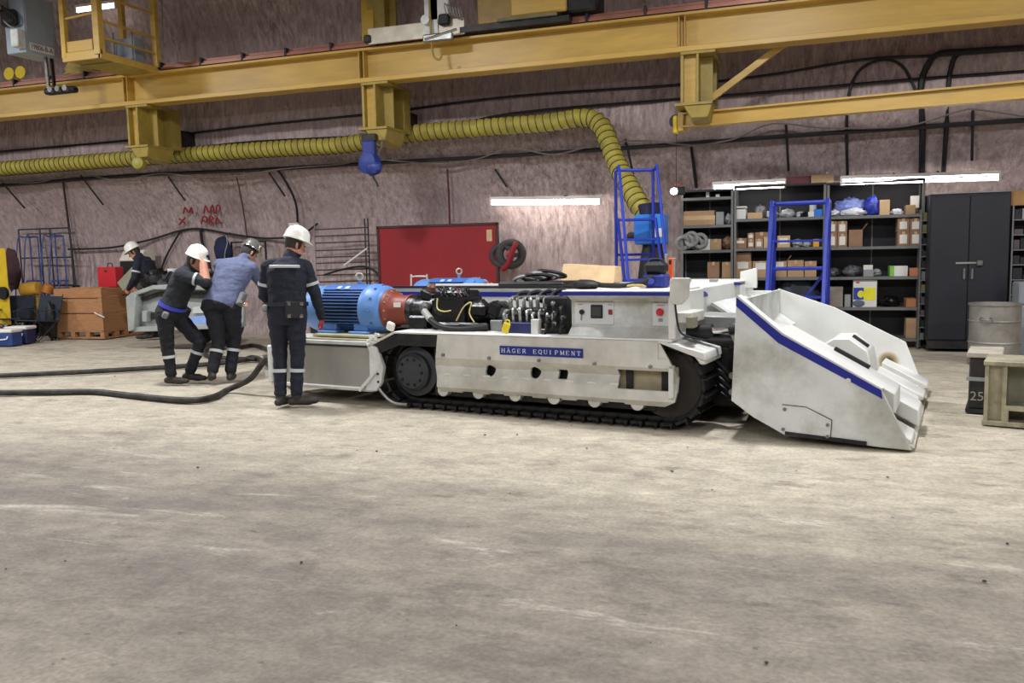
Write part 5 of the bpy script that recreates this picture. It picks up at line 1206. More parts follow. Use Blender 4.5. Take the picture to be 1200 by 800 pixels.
    bm_.vertices.foreach_set('co', co.ravel())
    for m_ in (top, pants, SKIN, BOOT, glove or SKIN): bm_.materials.append(m_)
    bm_.polygons.foreach_set('material_index', zf); bm_.shade_smooth(); bm_.update()
    bm_.name = 'body'; mk('body', bm_, root)
    # hair and hard hat
    T_ = Matrix(((r_.x, f_.x, u_.x, hd.x), (r_.y, f_.y, u_.y, hd.y), (r_.z, f_.z, u_.z, hd.z), (0, 0, 0, 1)))
    def hobj(mb_, nm, m_, parent=root):
        mb_.v = [tuple(T_ @ (Vector(v)*S)) for v in mb_.v]; return mb_.build(nm, m_, parent, angle=50)
    hr = MB(); n = 18
    vs = []; fs = []
    for i, (z, rx, ry) in enumerate(((-.055, .068, .085), (-.02, .079, .101), (.03, .083, .106), (.07, .079, .100))):
        for k in range(n+1):
            an = math.radians(-205+230*k/n); vs.append((math.cos(an)*rx, math.sin(an)*ry-.004, z)); 
    for i in range(3):
        for k in range(n): fs.append((i*(n+1)+k, i*(n+1)+k+1, (i+1)*(n+1)+k+1, (i+1)*(n+1)+k))
    m2 = len(vs); vs += [(x*.9, y*.9, z) for x, y, z in vs]; fs += [tuple(q+m2 for q in f)[::-1] for f in fs]
    hr._add(vs, fs); hobj(hr, 'hair', HAIR)
    hh = MB(); rings = []
    prof_ = [(1.32, .040), (1.34, .048), (1.06, .062), (1.03, .075), (1.0, .105), (.92, .14), (.76, .168), (.5, .186), (.2, .194), (.01, .195)]
    vs = []; n = 28
    for q, z in prof_:
        for k in range(n):
            an = 2*math.pi*k/n; fx = math.cos(an); fy = math.sin(an); br = 1.0
            if q > 1.2: br = 1.0+.12*max(0, fy)          # longer peak in front
            else: br = 1.0
            sq = q if q < 1.2 else 1+(q-1)*(.28 if fy < .2 else .62)
            vs.append((fx*.108*sq*br, fy*.128*sq*br, z))
    fs = []
    for i in range(len(prof_)-1):
        for k in range(n): fs.append((i*n+k, i*n+(k+1) % n, (i+1)*n+(k+1) % n, (i+1)*n+k))
    fs += [tuple(range(n))[::-1], tuple(range((len(prof_)-1)*n, len(prof_)*n))]
    hh._add(vs, fs); hat = hobj(hh, 'hard_hat', helmet)
    rd = MB().tube([(0, math.sin(t)*.118-.0, .075+math.cos(t)*.118) for t in [math.radians(-70+140*i/10) for i in range(11)]], .013, 8); hobj(rd, 'hat_ridge', helmet, hat)
    lg = MB().cbox((0, .129, .10), (.05, .012, .03)); hobj(lg, 'hat_badge', BLACK, hat)
    for s_ in (-1, 1): e_ = MB().ball((s_*.032, .090, .008), (.013, .010, .008), 8, 6); hobj(e_, 'eye', BLACK)
    # reflective bands
    def band(a, b, t, r, wdt, nm='reflective_band', m_=REFL, sq=1.0):
        a, b = Vector(a), Vector(b); d = (b-a).normalized(); c = a.lerp(b, t); x, y, _ = frame_from(d); vs = []; n_ = 22
        for h, q in ((-wdt/2, .992), (-wdt/2, 1.04), (wdt/2, 1.04), (wdt/2, .992)):
            for k in range(n_):
                an = 2*math.pi*k/n_; vs.append(c+d*h+(x*math.cos(an)+y*math.sin(an)*sq)*r*q)
        fs = []
        for i in range(4):
            j = (i+1) % 4
            for k in range(n_): fs.append((i*n_+k, i*n_+(k+1) % n_, j*n_+(k+1) % n_, j*n_+k))
        mm = MB(); mm._add(vs, fs); return mm.build(nm, m_, root)
    for part, sd in stripes:
        if part == 'arm': band(J['sh_'+sd], J['el_'+sd], .62, (.074-.016*.62)*bulk*S+.006, .03*S)
        if part == 'leg': band(J['kn_'+sd], J['an_'+sd], .32, .068*bulk*S+.006, .035*S)
    if belt is not None:
        c0 = pel+up_t*.075*S; mm = MB(); vs = []; n_ = 28
        for h, q in ((-.02, 1.0), (-.02, 1.07), (.022, 1.07), (.022, 1.0)):
            for k in range(n_):
                an = 2*math.pi*k/n_; vs.append(c0+up_t*h*S+sdp*math.cos(an)*.172*g*q+fp_*math.sin(an)*.134*g*q)
        fs = []
        for i in range(4):
            j = (i+1) % 4
            for k in range(n_): fs.append((i*n_+k, i*n_+(k+1) % n_, j*n_+(k+1) % n_, j*n_+k))
        mm._add(vs, fs); mm.build('belt', belt, root)
    for an, dz, sz, m_, nm in pouches:
        an = math.radians(an); c = pel+up_t*(.04+dz)*S+sdp*math.cos(an)*.20*g+fp_*math.sin(an)*.17*g
        out = (sdp*math.cos(an)+fp_*math.sin(an)).normalized(); tx = up_t.cross(out).normalized()
        R_ = Matrix((tx, out, up_t)).transposed()
        p_ = MB().cbox(c, (sz[0]*S, sz[1]*S, sz[2]*S), R_).build(nm, m_, root, .012)
        if nm == 'belt_radio':
            for ix in (-1, 1):
                for iz in (-1, 1): MB().cbox(c+out*.035*S+tx*ix*sz[0]*.36*S+up_t*iz*sz[2]*.36*S, (.035*S, .02*S, .035*S), R_).build('pouch_rivet', CHROME, p_, .006)
    if yoke:
        q0 = che.lerp(nek, .42)-fc*.135*g
        MB().cbox(q0, (.30*S, .03*S, .028*S), Matrix((sdc, fc, sdc.cross(fc))).transposed()).build('yoke_band', REFL, root, .004)
    return root
GP = mat('pouch_black', '#17181b', .5, var=.2); GPG = mat('pouch_grey', '#6c6e6f', .5, var=.2)
# worker standing nearest, back to the camera
p = onZ(341, 476)
J1 = dict(pelvis=(.01, 0, .97), chest=(.02, .02, 1.34), neck=(.05, .05, 1.53), head=(.095, .10, 1.645),
          sh_l=(-.17, .02, 1.43), sh_r=(.21, .03, 1.42), el_l=(-.235, .05, 1.14), wr_l=(-.16, .24, .98), el_r=(.285, .06, 1.14), wr_r=(.315, .15, .90), hand_r=(.32, .20, .80),
          hip_l=(-.085, 0, .92), hip_r=(.10, 0, .92), kn_l=(-.095, .02, .50), kn_r=(.085, .02, .50), an_l=(-.10, -.01, .10), an_r=(.06, .0, .10), toe_l=(-.06, .17, .045), toe_r=(.235, .06, .045))
make_person((p.x, p.y, 0), 'worker in navy coveralls and white hard hat standing nearest the blue motor', J1, NAVY, NAVY, (.25, .97, 0), (.75, .55, -.35), glove=GLOVE, bulk=1.03, girth=1.15,
            stripes=(('arm', 'l'), ('arm', 'r'), ('leg', 'l'), ('leg', 'r')), belt=GP, pouches=((-60, -.02, (.17, .07, .17), GP, 'belt_radio'), (-150, .0, (.05, .05, .07), GPG, 'belt_clip')), yoke=True)
# worker leaning away in a grey-blue shirt
p = onZ(266, 447)
J2 = dict(pelvis=(-.02, 0, .98), chest=(.09, .20, 1.34), neck=(.17, .36, 1.52), head=(.215, .47, 1.59),
          sh_l=(-.11, .28, 1.44), sh_r=(.31, .22, 1.40), el_l=(-.13, .52, 1.16), wr_l=(-.04, .74, .98), el_r=(.40, .42, 1.14), wr_r=(.33, .68, 1.0),
          hip_l=(-.11, 0, .93), hip_r=(.09, .03, .93), kn_l=(-.07, -.02, .50), kn_r=(.09, .10, .52), an_l=(-.12, -.16, .14), an_r=(.04, .02, .10), toe_l=(-.20, -.02, .06), toe_r=(.02, .20, .045))
make_person((p.x, p.y, 0), 'worker in a grey-blue shirt and silver hard hat bending away over the machine', J2, SHIRT, NAVY2, (.3, .9, -.3), (.5, .6, -.6), helmet=HELMET_S, bulk=1.18, girth=1.28, drop=.0,
            stripes=(('leg', 'l'), ('leg', 'r')), pouches=((-15, -.02, (.10, .07, .17), GPG, 'belt_radio'),))
# worker in profile, hand to his forehead
p = onZ(210, 449)
J3 = dict(pelvis=(-.05, 0, .90), chest=(.13, 0, 1.25), neck=(.22, 0, 1.43), head=(.29, 0, 1.51),
          sh_r=(.17, -.20, 1.34), sh_l=(.19, .20, 1.34), el_r=(.47, -.20, 1.25), wr_r=(.42, -.10, 1.46), hand_r=(.385, -.06, 1.56), palm_r=(-.8, .5, 0), bare_r=(0, 0, 0), el_l=(.40, .30, 1.12), wr_l=(.44, .54, 1.06),
          hip_r=(-.08, -.10, .86), hip_l=(-.05, .10, .86), kn_r=(-.075, -.10, .46), kn_l=(.26, .09, .50), an_r=(-.05, -.10, .10), an_l=(.10, .09, .12), toe_r=(.13, -.11, .045), toe_l=(.28, .08, .05))
make_person((p.x, p.y, 0), 'worker in a charcoal shirt leaning forward with a hand raised to his forehead', J3, TEE, NAVY2, (1, 0, -.4), (.93, -.1, -.38), bulk=1.1, girth=1.12,
            stripes=(('arm', 'r'), ('leg', 'r'), ('leg', 'l')), belt=mat('belt_blue', '#3b3fb0', .5), pouches=((150, -.03, (.10, .07, .13), GP, 'tool_pouch'), (200, -.06, (.11, .09, .16), GP, 'tool_pouch'), (20, -.05, (.07, .06, .08), GPG, 'belt_clip')))
# far worker bent over the engine
p = onZ(173, 397); s4 = 1.07
J4 = {k: Vector(v) for k, v in dict(pelvis=(.16, 0, 1.05), chest=(.06, 0, 1.42), neck=(-.06, 0, 1.62), head=(-.15, 0, 1.70), sh_l=(-.0, -.20, 1.52), sh_r=(.02, .20, 1.52), el_l=(-.06, -.26, 1.20), wr_l=(-.22, -.18, 1.0), el_r=(-.05, .25, 1.2), wr_r=(-.22, .2, 1.02),
          hip_l=(.15, -.10, .98), hip_r=(.15, .10, .98), kn_l=(.06, -.11, .54), kn_r=(.10, .11, .54), an_l=(.07, -.11, .11), an_r=(.12, .11, .11), toe_l=(-.13, -.12, .05), toe_r=(-.08, .12, .05)).items()}
make_person((p.x, p.y, 0), 'far worker in dark blue bent over the green engine behind the grey bumper', J4, NAVY, NAVY2, (-1, 0, -.4), (-.85, -.15, -.5), bulk=1.1, girth=1.15, S=1.07, stripes=(('arm', 'l'),))
# ================================================================ left side, wall things, hoses, odds and ends
# red board
xa, xb = onY(444, 300, 13.9), onY(583, 300, 13.9); zt = onY(513, 264, 13.9).z; zb = onY(513, 340, 13.9).z
rb = empty('red_board', ((xa.x+xb.x)/2, 13.9, 0), 0, 'large red board with dark frame leaning on the rock wall', 'board'); hw = (xb.x-xa.x)/2
MB().box(-hw, hw, 0, .04, .35, zt).build('panel', REDP, rb)
FRM = mat('frame_dark', '#3a1d1f', .6)
MB().box(-hw-.02, hw+.02, -.02, .05, zt-.02, zt+.02).build('frame_rail', FRM, rb)
MB().box(-hw-.02, hw+.02, -.02, .05, .33, .37).build('frame_rail', FRM, rb)
for s_ in (-hw, hw): MB().box(s_-.02, s_+.02, -.02, .05, .0, zt).build('frame_post', FRM, rb)
tgx = onY(573, 275, 13.88); MB().box(tgx.x-rb.location.x-.05, tgx.x-rb.location.x+.05, -.008, 0, tgx.z-.11, tgx.z+.09).build('paper_tag', CARD3, rb)
h0 = onY(482, 332, 12.2); hd_ = empty('grey_trolley', (h0.x, 12.2, 0), 0, 'small pale trolley handle in front of the red board', 'trolley')
hz = onY(492, 324, 12.2).z
MB().tube(catmull([(-.02, 0, .15), (0, 0, hz-.05), (.03, 0, hz), (.25, 0, hz), (.28, 0, hz-.05), (.30, 0, .15)], 6), .014, 8).build('handle', GREYWHITE, hd_)
MB().box(-.08, .36, -.2, .3, .12, .17).build('platform', GREY, hd_, .01)
for sx in (-.04, .32):
    for sy in (-.14, .24): MB().lathe([(.02, -.015), (.06, -.015), (.06, .015), (.02, .015)], (sx, sy, .06), (1, 0, 0), 14).build('wheel', BLACK, hd_)
# wire rack left of the board
xa, xb = onY(370, 300, 14.1), onY(432, 300, 14.1); zt = onY(400, 257, 14.1).z; zb = .2
wr = empty('pipe_rack', ((xa.x+xb.x)/2, 14.1, 0), 0, 'thin pipe frame rack with horizontal bars left of the red board', 'rack'); hw = (xb.x-xa.x)/2
PG = mat('pale_pipe', '#8b827c', .5, .3)
for s_ in (-hw, hw*.9, hw*1.02): MB().tube([(s_, 0, 0), (s_, 0, zt)], .012, 6).build('upright', PG if s_ < 0 else DARK, wr)
for k, py in enumerate((257, 268, 276, 284, 293, 301, 308, 316, 322, 330)):
    z = onY(400, py, 14.1).z; MB().bar((-hw, 0, z), (hw, 0, z+.01), .02, .025 if k else .012).build('cross_bar', mat('rack_rust', '#3a312e', .6) if k else PG, wr)
q0 = onY(403, 311, 13.9); q1 = onY(430, 291, 13.9)
o = MB().tube([q0, q1], .018, 8).build('white_pipe', PAPER); tag(o, 'white pipe leaning across the thin pipe rack', 'pipe')
o = MB().tube(catmull([onY(x, y, 14.0) for x, y in ((380, 322), (400, 316), (425, 312), (440, 318), (447, 328))], 5), .022, 6).build('rack_hose', BLACK); tag(o, 'black hose draped over the rack beside the red board', 'hose')
# hose reel
hc = onY(594, 299, 13.95); hr_ = empty('hose_reel', (hc.x, 13.95, hc.z), 0, 'hose reel with red rim on the wall right of the red board', 'hose reel')
MB().ring((.06, .05, .02), (.5, -1, 0), .20, .07, 26, 10).build('hose_coil', mat('coil_dark', '#3c3a3b', .7, var=.3), hr_)
MB().ring((-.09, -.02, 0), (.2, -1, 0), .17, .05, 26, 10).build('hose_coil', MATS['coil_dark'], hr_)
MB().tube(catmull([(-.05, -.10, -.24), (.06, -.14, -.16), (.12, -.14, .0), (.18, -.12, .14), (.20, -.08, .20)], 5), .05, 10).build('red_rim', REDP, hr_)
MB().lathe([(.03, 0), (.06, .02), (.06, .08), (.03, .1)], (.08, -.04, .03), (.2, -1, 0), 14).build('hub', mat('hub_red', '#a8303c', .5), hr_)
MB().box(-.02, .06, .05, .5, -.04, .04).build('wall_arm', DARK, hr_)
# socket box on the wall
s_ = onWall(345, 267, .1); sb2 = MB().box(-.11, .11, -.04, .04, -.12, .10).build('socket_box', PAPER, bevel=.01); sb2.location = s_; tag(sb2, 'pale socket box on the wall behind the nearest worker', 'socket box')
# dark blue bag hanging
bg = onWall(261, 293, .35); bgo = empty('dark_blue_bag', bg, 0, 'dark blue round bag hanging on the wall between the workers', 'bag')
NVB = mat('bag_navy', '#151c3e', .8, var=.25, bump=.4, bscale=14)
MB().ball((0, 0, 0), (.20, .10, .27), 22, 14, .12, 4, 2.5).build('cloth', NVB, bgo, angle=70)
MB().tube(catmull([(.10, -.09, -.24), (.13, -.10, -.05), (.16, -.05, .14), (.10, 0, .3)], 4), .010, 6).build('strap', GREY, bgo)
MB().tube([(0, .0, .26), (0, .28, .36)], .01, 5).build('hanging_cord', BLACK, bgo)
# frame on the wall behind the workers
f0 = onWall(271, 284, .12); f1 = onWall(311, 284, .12)
fr = empty('door_frame_rack', (f0.x, f0.y, 0), 0, 'thin dark rectangular frame on the wall behind the grey-blue shirt', 'frame')
L_ = f1.x-f0.x
MB().bar((0, 0, f0.z), (L_, 0, f0.z), .03, .03).build('top_bar', DARK, fr)
for x in (0, L_): MB().bar((x, 0, .0), (x, 0, f0.z), .03, .03).build('side_bar', DARK, fr)
# --- wooden crate on a pallet
cc = onY(122, 392, 13.05); cc.z = 0
CH = (onY(122, 338, cc.y).z)
cr_ = empty('wooden_crate', (cc.x, cc.y, 0), math.radians(2), 'big plain wooden crate on a pallet left of the far worker', 'crate')
CW, CDp = 1.18, 1.2
x0_, x1_ = -CW, 0.0
def plank(nm, a, b_, par=cr_): MB().box(a[0], b_[0], a[1], b_[1], a[2], b_[2]).build(nm, WOOD, par, .006)
hb = .16
rows = [(hb, hb+(CH-hb)*.40), (hb+(CH-hb)*.42, hb+(CH-hb)*.80), (hb+(CH-hb)*.82, CH)]
for z0, z1 in rows:
    plank('front_plank', (-CW, 0, z0), (0, .03, z1)); plank('side_plank', (-.03, .035, z0), (0, CDp, z1)); plank('side_plank', (-CW, .035, z0), (-CW+.03, CDp, z1)); plank('back_plank', (-CW, CDp, z0), (0, CDp+.03, z1))
MB().box(-CW-.03, .03, -.03, .0, hb+(CH-hb)*.79, hb+(CH-hb)*.83).build('batten', WOOD, cr_); MB().box(-CW+.03, -.03, .03, CDp, hb, hb+.03).build('crate_floor', WOOD, cr_)
plank('corner_post', (-.07, -.02, hb), (0.015, .0, CH))
plank('lid_board', (-CW*.65, .02, CH), (-.0, .22, CH+.025))
for k in range(4): plank('pallet_block', (-CW+k*(CW-.1)/3, .0, .035), (-CW+.1+k*(CW-.1)/3, .12, hb-.03)); 
for k in range(4): plank('pallet_block', (-.1, .3+k*.26, .035), (0, .42+k*.26, hb-.03))
plank('pallet_runner', (-CW, 0, 0), (0, .12, .035)); plank('pallet_runner', (-.10, .13, 0), (0, CDp, .035)); plank('pallet_deck', (-CW, 0, hb-.03), (0, CDp, hb))
sp_ = MB().tube(catmull([(-.16, -.04, hb+(CH-hb)*.44), (-.06, -.06, hb+(CH-hb)*.40), (.08, -.05, hb+(CH-hb)*.33)], 4), .012, 5).build('plastic_strap', PAPER, cr_)
# red box and white-hooded unit on the crate
k0 = onY(120, 334, 13.7).x; k1 = onY(141, 334, 13.7).x; zt = onY(130, 311, 13.7).z
rbx = empty('red_toolbox', ((k0+k1)/2, 13.7, CH+.0), 0, 'bright red toolbox standing on the wooden crate', 'toolbox'); hw = (k1-k0)/2
MB().box(-hw, hw, -.12, .12, 0, zt-CH-.03).build('body', REDV, rbx, .015); MB().tube(catmull([(-.06, 0, zt-CH-.03), (-.05, 0, zt-CH+.04), (.05, 0, zt-CH+.04), (.06, 0, zt-CH-.03)], 4), .010, 6).build('handle', BLACK, rbx)
MB().box(-.04, .04, -.13, -.12, zt-CH-.13, zt-CH-.09).build('latch', CHROME, rbx)
def X_(px, Y, py=320): return onY(px, py, Y).x
def Z_(px, py, Y): return onY(px, py, Y).z
GY = 14.1; g0, g1 = X_(139, GY), X_(166, GY); zt = Z_(152, 293, GY); zb = Z_(152, 306, GY)
gr = empty('hooded_unit', ((g0+g1)/2, GY, 0), 0, 'dark machine with pale sloping hood beside the red toolbox', 'machine'); hw = (g1-g0)/2
MB().hexa([(-hw, 0, zb), (hw, 0, zb), (hw, .45, zb), (-hw, .45, zb)], [(-hw*.8, .1, zt), (hw, .1, zt), (hw, .4, zt), (-hw*.8, .4, zt)]).build('hood', mat('hood_cream', '#d2ccba', .5, var=.05), gr, .02)
MB().box(-hw*.95, hw, .02, .43, .8, zb).build('dark_body', BLACK, gr, .02)
MB().box(-.1, -.05, .05, .1, 0, .8).build('leg', DARK, gr); MB().box(hw*.8, hw*.9, .05, .1, 0, .8).build('leg', DARK, gr); MB().box(hw*.8, hw*.9, .35, .4, 0, .8).build('leg', DARK, gr); MB().box(-.1, -.05, .35, .4, 0, .8).build('leg', DARK, gr)
MB().lathe([(.02, 0), (.05, .01), (.05, .03)], (-.1, .02, 1.1), (0, -1, 0), 12).build('gauge', CHROME, gr)
# tilted pale panel held above the crate
pv = onY(150, 327, 13.2); pvo = MB().cbox((0, 0, 0), (.5, .04, .22), Matrix.Rotation(math.radians(-38), 3, 'Y')).build('metal_cover', mat('cover_olive', '#9a9a86', .4, .3), bevel=.01); pvo.location = (pv.x, 13.2, pv.z); tag(pvo, 'pale metal cover tilted in the far worker\'s hands over the crate edge', 'cover')
# --- grey vehicle front with bumper and engine
VY = 11.6
vh = empty('mine_vehicle', (X_(200, VY), VY, 0), 0, 'front of a grey mining vehicle with thick bumper and open engine', 'vehicle')
vx = vh.location.x
def VP(px, py, Y=VY): q = onY(px, py, Y); return (q.x-vx, q.z)
VG = mat('bumper_grey', '#a3a9a5', .4, .2, var=.08, dirt='#6b6d66', damt=.5)
out = [VP(*q) for q in ((150, 348), (157, 342), (180, 334), (205, 333), (262, 336), (280, 345), (280, 383), (235, 386), (200, 386), (158, 389), (153, 387))]
MB().prism(out, .12, .20).build('bumper_plate', VG, vh, .01)
inn = [VP(*q) for q in ((162, 349), (182, 342), (262, 343), (272, 348), (272, 352), (182, 347), (164, 353))]
MB().prism(inn, .06, .12).build('bumper_slot', DARK, vh)
lip = [VP(*q) for q in ((150, 348), (157, 342), (162, 346), (160, 386), (153, 388))]
MB().prism(lip, -.06, .12).build('bumper_end', VG, vh, .01)
edge = [VP(*q) for q in ((157, 342), (180, 334), (262, 336), (262, 340), (181, 339), (160, 346))]
MB().prism(edge, -.02, .12).build('bumper_top_edge', VG, vh, .01)
low = [VP(*q) for q in ((158, 389), (158, 383), (280, 378), (280, 384))]
MB().prism(low, -.02, .12).build('bumper_bottom_edge', VG, vh, .01)
bl = [VP(*q) for q in ((166, 364), (172, 364), (172, 377), (166, 377))]; MB().prism(bl, .0, .12).build('tow_block', VG, vh, .01)
bl = [VP(*q) for q in ((174, 366), (186, 366), (186, 374), (174, 374))]; MB().prism(bl, .04, .12).build('tow_socket', DARK, vh, .01)
bl = [VP(*q) for q in ((218, 372), (245, 369), (246, 379), (221, 381))]; MB().prism(bl, .06, .12).build('painted_blue_reflection', mat('reflection_paleblue', '#86a3d6', .3), vh, .005)  # a reflection on the bumper, put in as a pale blue patch
bl = [VP(*q) for q in ((222, 360), (248, 357), (248, 366), (222, 368))]; MB().prism(bl, .08, .12).build('pale_plate', mat('plate_pale', '#b9beb9', .4), vh, .005)
for px, py, r, m_ in ((175, 330, .16, BLACKOIL), (186, 326, .17, BLACKOIL), (198, 330, .15, DARK), (208, 328, .14, BLACKOIL), (222, 326, .18, DARK), (240, 328, .18, BLACKOIL), (170, 336, .12, mat('engine_green', '#3a4336', .5, var=.3))):
    q = VP(px, py, VY+.7); MB().ball((q[0], .7, q[1]), (r*1.1, r*1.2, r), 12, 8, .6, px, 5).build('engine_lump', m_, vh)
MB().box(VP(166, 330)[0], VP(222, 330)[0], .3, 1.1, .45, VP(200, 338)[1]-.05).build('engine_bay', DARK, vh, .03)
bk0 = VP(218, 345, VY+.4)[0]
MB().box(bk0, bk0+.45, .35, .6, .75, 1.22).build('olive_block', mat('block_olive', '#4a5546', .5, var=.2), vh, .03)
for k in range(4): MB().tube(catmull([(VP(172+k*9, 330)[0], .45, 1.2), (VP(176+k*10, 322)[0], .5, 1.32), (VP(182+k*9, 330)[0], .55, 1.18)], 5), .022, 6).build('engine_pipe', STEEL if k % 2 else BLACK, vh)
for x in (VP(190, 380)[0], VP(222, 380)[0]): MB().lathe([(.15, -.13), (.36, -.13), (.40, -.08), (.40, .08), (.36, .13), (.15, .13)], (x, .95, .40), (1, 0, 0), 26).build('wheel', BLACK, vh)
# white bucket on the vehicle
wq = onY(203, 330, 12.35); wb = empty('white_pail', (wq.x, 12.35, wq.z-.0), 0, 'white plastic pail standing on the vehicle engine', 'pail')
MB().lathe([(.07, 0), (.085, .20), (.09, .21), (.09, .235), (.08, .235), (.07, .05), (.01, .05)], (0, 0, 0), (0, 0, 1), 22).build('shell', mat('pail_white', '#e6e6e4', .4, var=.02), wb)
MB().tube(catmull([(-.09, 0, .2), (-.06, -.07, .12), (.06, -.07, .12), (.09, 0, .2)], 4), .004, 5).build('handle', STEEL, wb)
# --- far left: steps, pipe rack, camp chairs, coolers, jacket, yellow panel
BLP = mat('steps_blue', '#3a4f8e', .45, var=.15)
for px, lbl, rz in ((32, 'left of the two faded blue rolling steps by the crate', 14), (62, 'right of the two faded blue rolling steps by the crate', 10)):
    q = onY(px, 300, 14.1); rolling_ladder((q.x, 14.3, 0), math.radians(-20), .42, 1.15, 4, .55, lbl, .95, 'faded blue rolling steps', BLP, .016)
PX = 14.42; fx0, fx1 = X_(24, PX, 300), X_(84, PX, 300); zt = Z_(50, 268, PX)
pf = empty('pipe_rack', (fx0, PX, 0), 0, 'tall dark pipe rack behind the blue steps', 'rack'); L_ = fx1-fx0
for x in (0, L_*.42, L_*.62, L_): MB().tube([(x, 0, 0), (x, 0, zt)], .018, 6).build('upright', mat('rack_dark', '#2a2d3c', .5), pf)
for z in (zt, zt*.72, zt*.45, .3): MB().tube([(0, 0, z), (L_, 0, z)], .018, 6).build('cross_tube', MATS['rack_dark'], pf)
MB().tube([(L_, 0, zt*.45), (L_-.12, -.25, 0)], .018, 6).build('stay', MATS['rack_dark'], pf); MB().box(L_, L_+.12, -.05, .05, zt*.36, zt*.45).build('lock_block', DARK, pf, .01)
for px, ytop, ybot, m_, lb in ((3, 308, 340, mat('jacket_maroon', '#3e2428', .85, var=.25), 'dark maroon jacket hanging at the far left beside the steps'),):
    Yq = 13.7; q = onY(px+11, (ytop+ybot)/2-8, Yq); o = MB().ball((0, 0, 0), (.20, .12, .42), 18, 12, .35, 8, 2.2).build('hanging_jacket', m_, angle=70); o.location = q; tag(o, lb, 'jacket')
# yellow machine on the steps
q = onY(36, 338, 13.55); ym = empty('yellow_machine', (q.x, 13.55, 0), 0, 'small yellow machine with hoses standing under the blue steps', 'machine')
YM = mat('machine_ochre', '#c99a35', .5, var=.15)
MB().lathe([(.05, -.20), (.13, -.19), (.15, -.12), (.15, .12), (.13, .19), (.05, .20)], (.0, 0, .98), (1, .2, .1), 18).build('tank', YM, ym); MB().lathe([(.04, -.10), (.10, -.09), (.11, .06), (.06, .10)], (.42, .05, .98), (.3, .3, 1), 14).build('motor_cover', mat('cover_orange', '#b5722e', .5), ym)
MB().box(-.2, .3, -.12, .2, .35, .82).build('frame_body', mat('body_tan', '#8d7434', .6, var=.35, scale=12), ym, .03)
for sx in (-.15, .25): MB().box(sx, sx+.04, -.1, .18, 0, .36).build('leg', DARK, ym)
for k in range(4): MB().tube(catmull([(-.15+.12*k, -.15, .8), (-.12+.12*k, -.22, .65), (-.05+.1*k, -.2, .5), (-.1+.13*k, -.15, .38)], 4), .014, 6).build('hose', random.choice([BLACK, GREYWHITE, mat('hose_tan', '#9c7a4a', .6)]), ym)
# yellow panel at the frame edge
yx = onY(8, 330, 12.9); yp = empty('yellow_cart', (yx.x, 12.9, 0), 0, 'bright yellow panel of a cart cut by the left picture edge', 'cart')
MB().box(-.6, 0, 0, .05, .28, Z_(4, 291, 12.9)).build('side_panel', mat('cart_yellow', '#cfae22', .45, var=.08), yp, .02)
MB().box(-.6, -.02, .05, .8, .3, .36).build('floor', DARK, yp)
for y in (.15, .65): MB().lathe([(.03, -.03), (.15, -.03), (.15, .03), (.03, .03)], (-.12, y, .15), (1, 0, 0), 18).build('wheel', BLACK, yp)
MB().lathe([(.03, 0), (.13, .0), (.13, .06), (.03, .06)], (-.08, -.01, .93), (0, -1, 0), 18).build('black_knob', BLACK, yp)
# folding camp chairs
CAN = mat('chair_canvas', '#232a35', .85, var=.25, bump=.3)
def camp_chair(px, py, rz, lb, W=.52):
    q = onZ(px, py); e_ = empty('camp_chair', (q.x, q.y, 0), rz, lb, 'chair', 'folding camp chairs by the coolers'); s = W/2
    MB().hexa([(-s, -.22, .40), (s, -.22, .40), (s, .20, .36), (-s, .20, .36)], [(-s, -.22, .425), (s, -.22, .425), (s, .20, .385), (-s, .20, .385)]).build('seat', CAN, e_, .008)
    MB().hexa([(-s, .20, .38), (s, .20, .38), (s, .225, .38), (-s, .225, .38)], [(-s, .34, .86), (s, .34, .86), (s, .365, .86), (-s, .365, .86)]).build('backrest', CAN, e_, .008)
    for sx in (-s, s):
        MB().tube([(sx, .21, .36), (sx, .36, .90)], .011, 6).build('back_tube', BLACK, e_)
        MB().box(sx-.035, sx+.035, -.24, .24, .59, .605).build('armrest', CAN, e_); MB().tube([(sx, -.22, .40), (sx, -.24, .60)], .010, 6).build('arm_tube', BLACK, e_)
        MB().tube([(sx, -.23, .01), (sx, .22, .40)], .010, 6).build('leg', BLACK, e_); MB().tube([(sx, .22, .01), (sx, -.22, .40)], .010, 6).build('leg', BLACK, e_)
    for y in (-.23, .22):
        MB().tube([(-s, y, .01), (s, y, .40)], .010, 6).build('leg', BLACK, e_); MB().tube([(s, y, .01), (-s, y, .40)], .010, 6).build('leg', BLACK, e_)
camp_chair(18, 396, math.radians(20), 'left folding camp chair behind the coolers')
camp_chair(45, 399, math.radians(-8), 'right folding camp chair beside the wooden crate', .68)
# dark coat hung over right chair
q = onZ(62, 398); o = MB().ball((0, 0, .36), (.11, .10, .36), 14, 12, .35, 6, 3).build('dark_coat', BLACK, angle=70); o.location = (q.x, q.y, 0); tag(o, 'dark coat hanging down beside the right camp chair', 'coat')
# coolers
def cooler(px, py, W, H, body, lidm, lb):
    q = onZ(px, py); e_ = empty('cooler_box', (q.x, q.y, 0), math.radians(15), lb, 'cooler', 'cool boxes at the left edge')
    MB().box(-W/2, W/2, 0, .32, 0, H).build('body', body, e_, .02); MB().box(-W/2-.01, W/2+.01, -.01, .33, H, H+.06).build('lid', lidm, e_, .015)
    MB().tube(catmull([(-W*.35, -.02, H*.75), (-W*.3, -.05, H*.55), (W*.3, -.05, H*.55), (W*.35, -.02, H*.75)], 4), .012, 6).build('handle', lidm, e_)
cooler(19, 403, .42, .27, mat('cooler_navy', '#1b2450', .5, var=.1), PAPER, 'dark blue cool box with white lid beside the camp chairs')
cooler(2, 406, .40, .25, mat('cooler_blue', '#27427e', .5, var=.1), PAPER, 'blue cool box cut by the left picture edge')
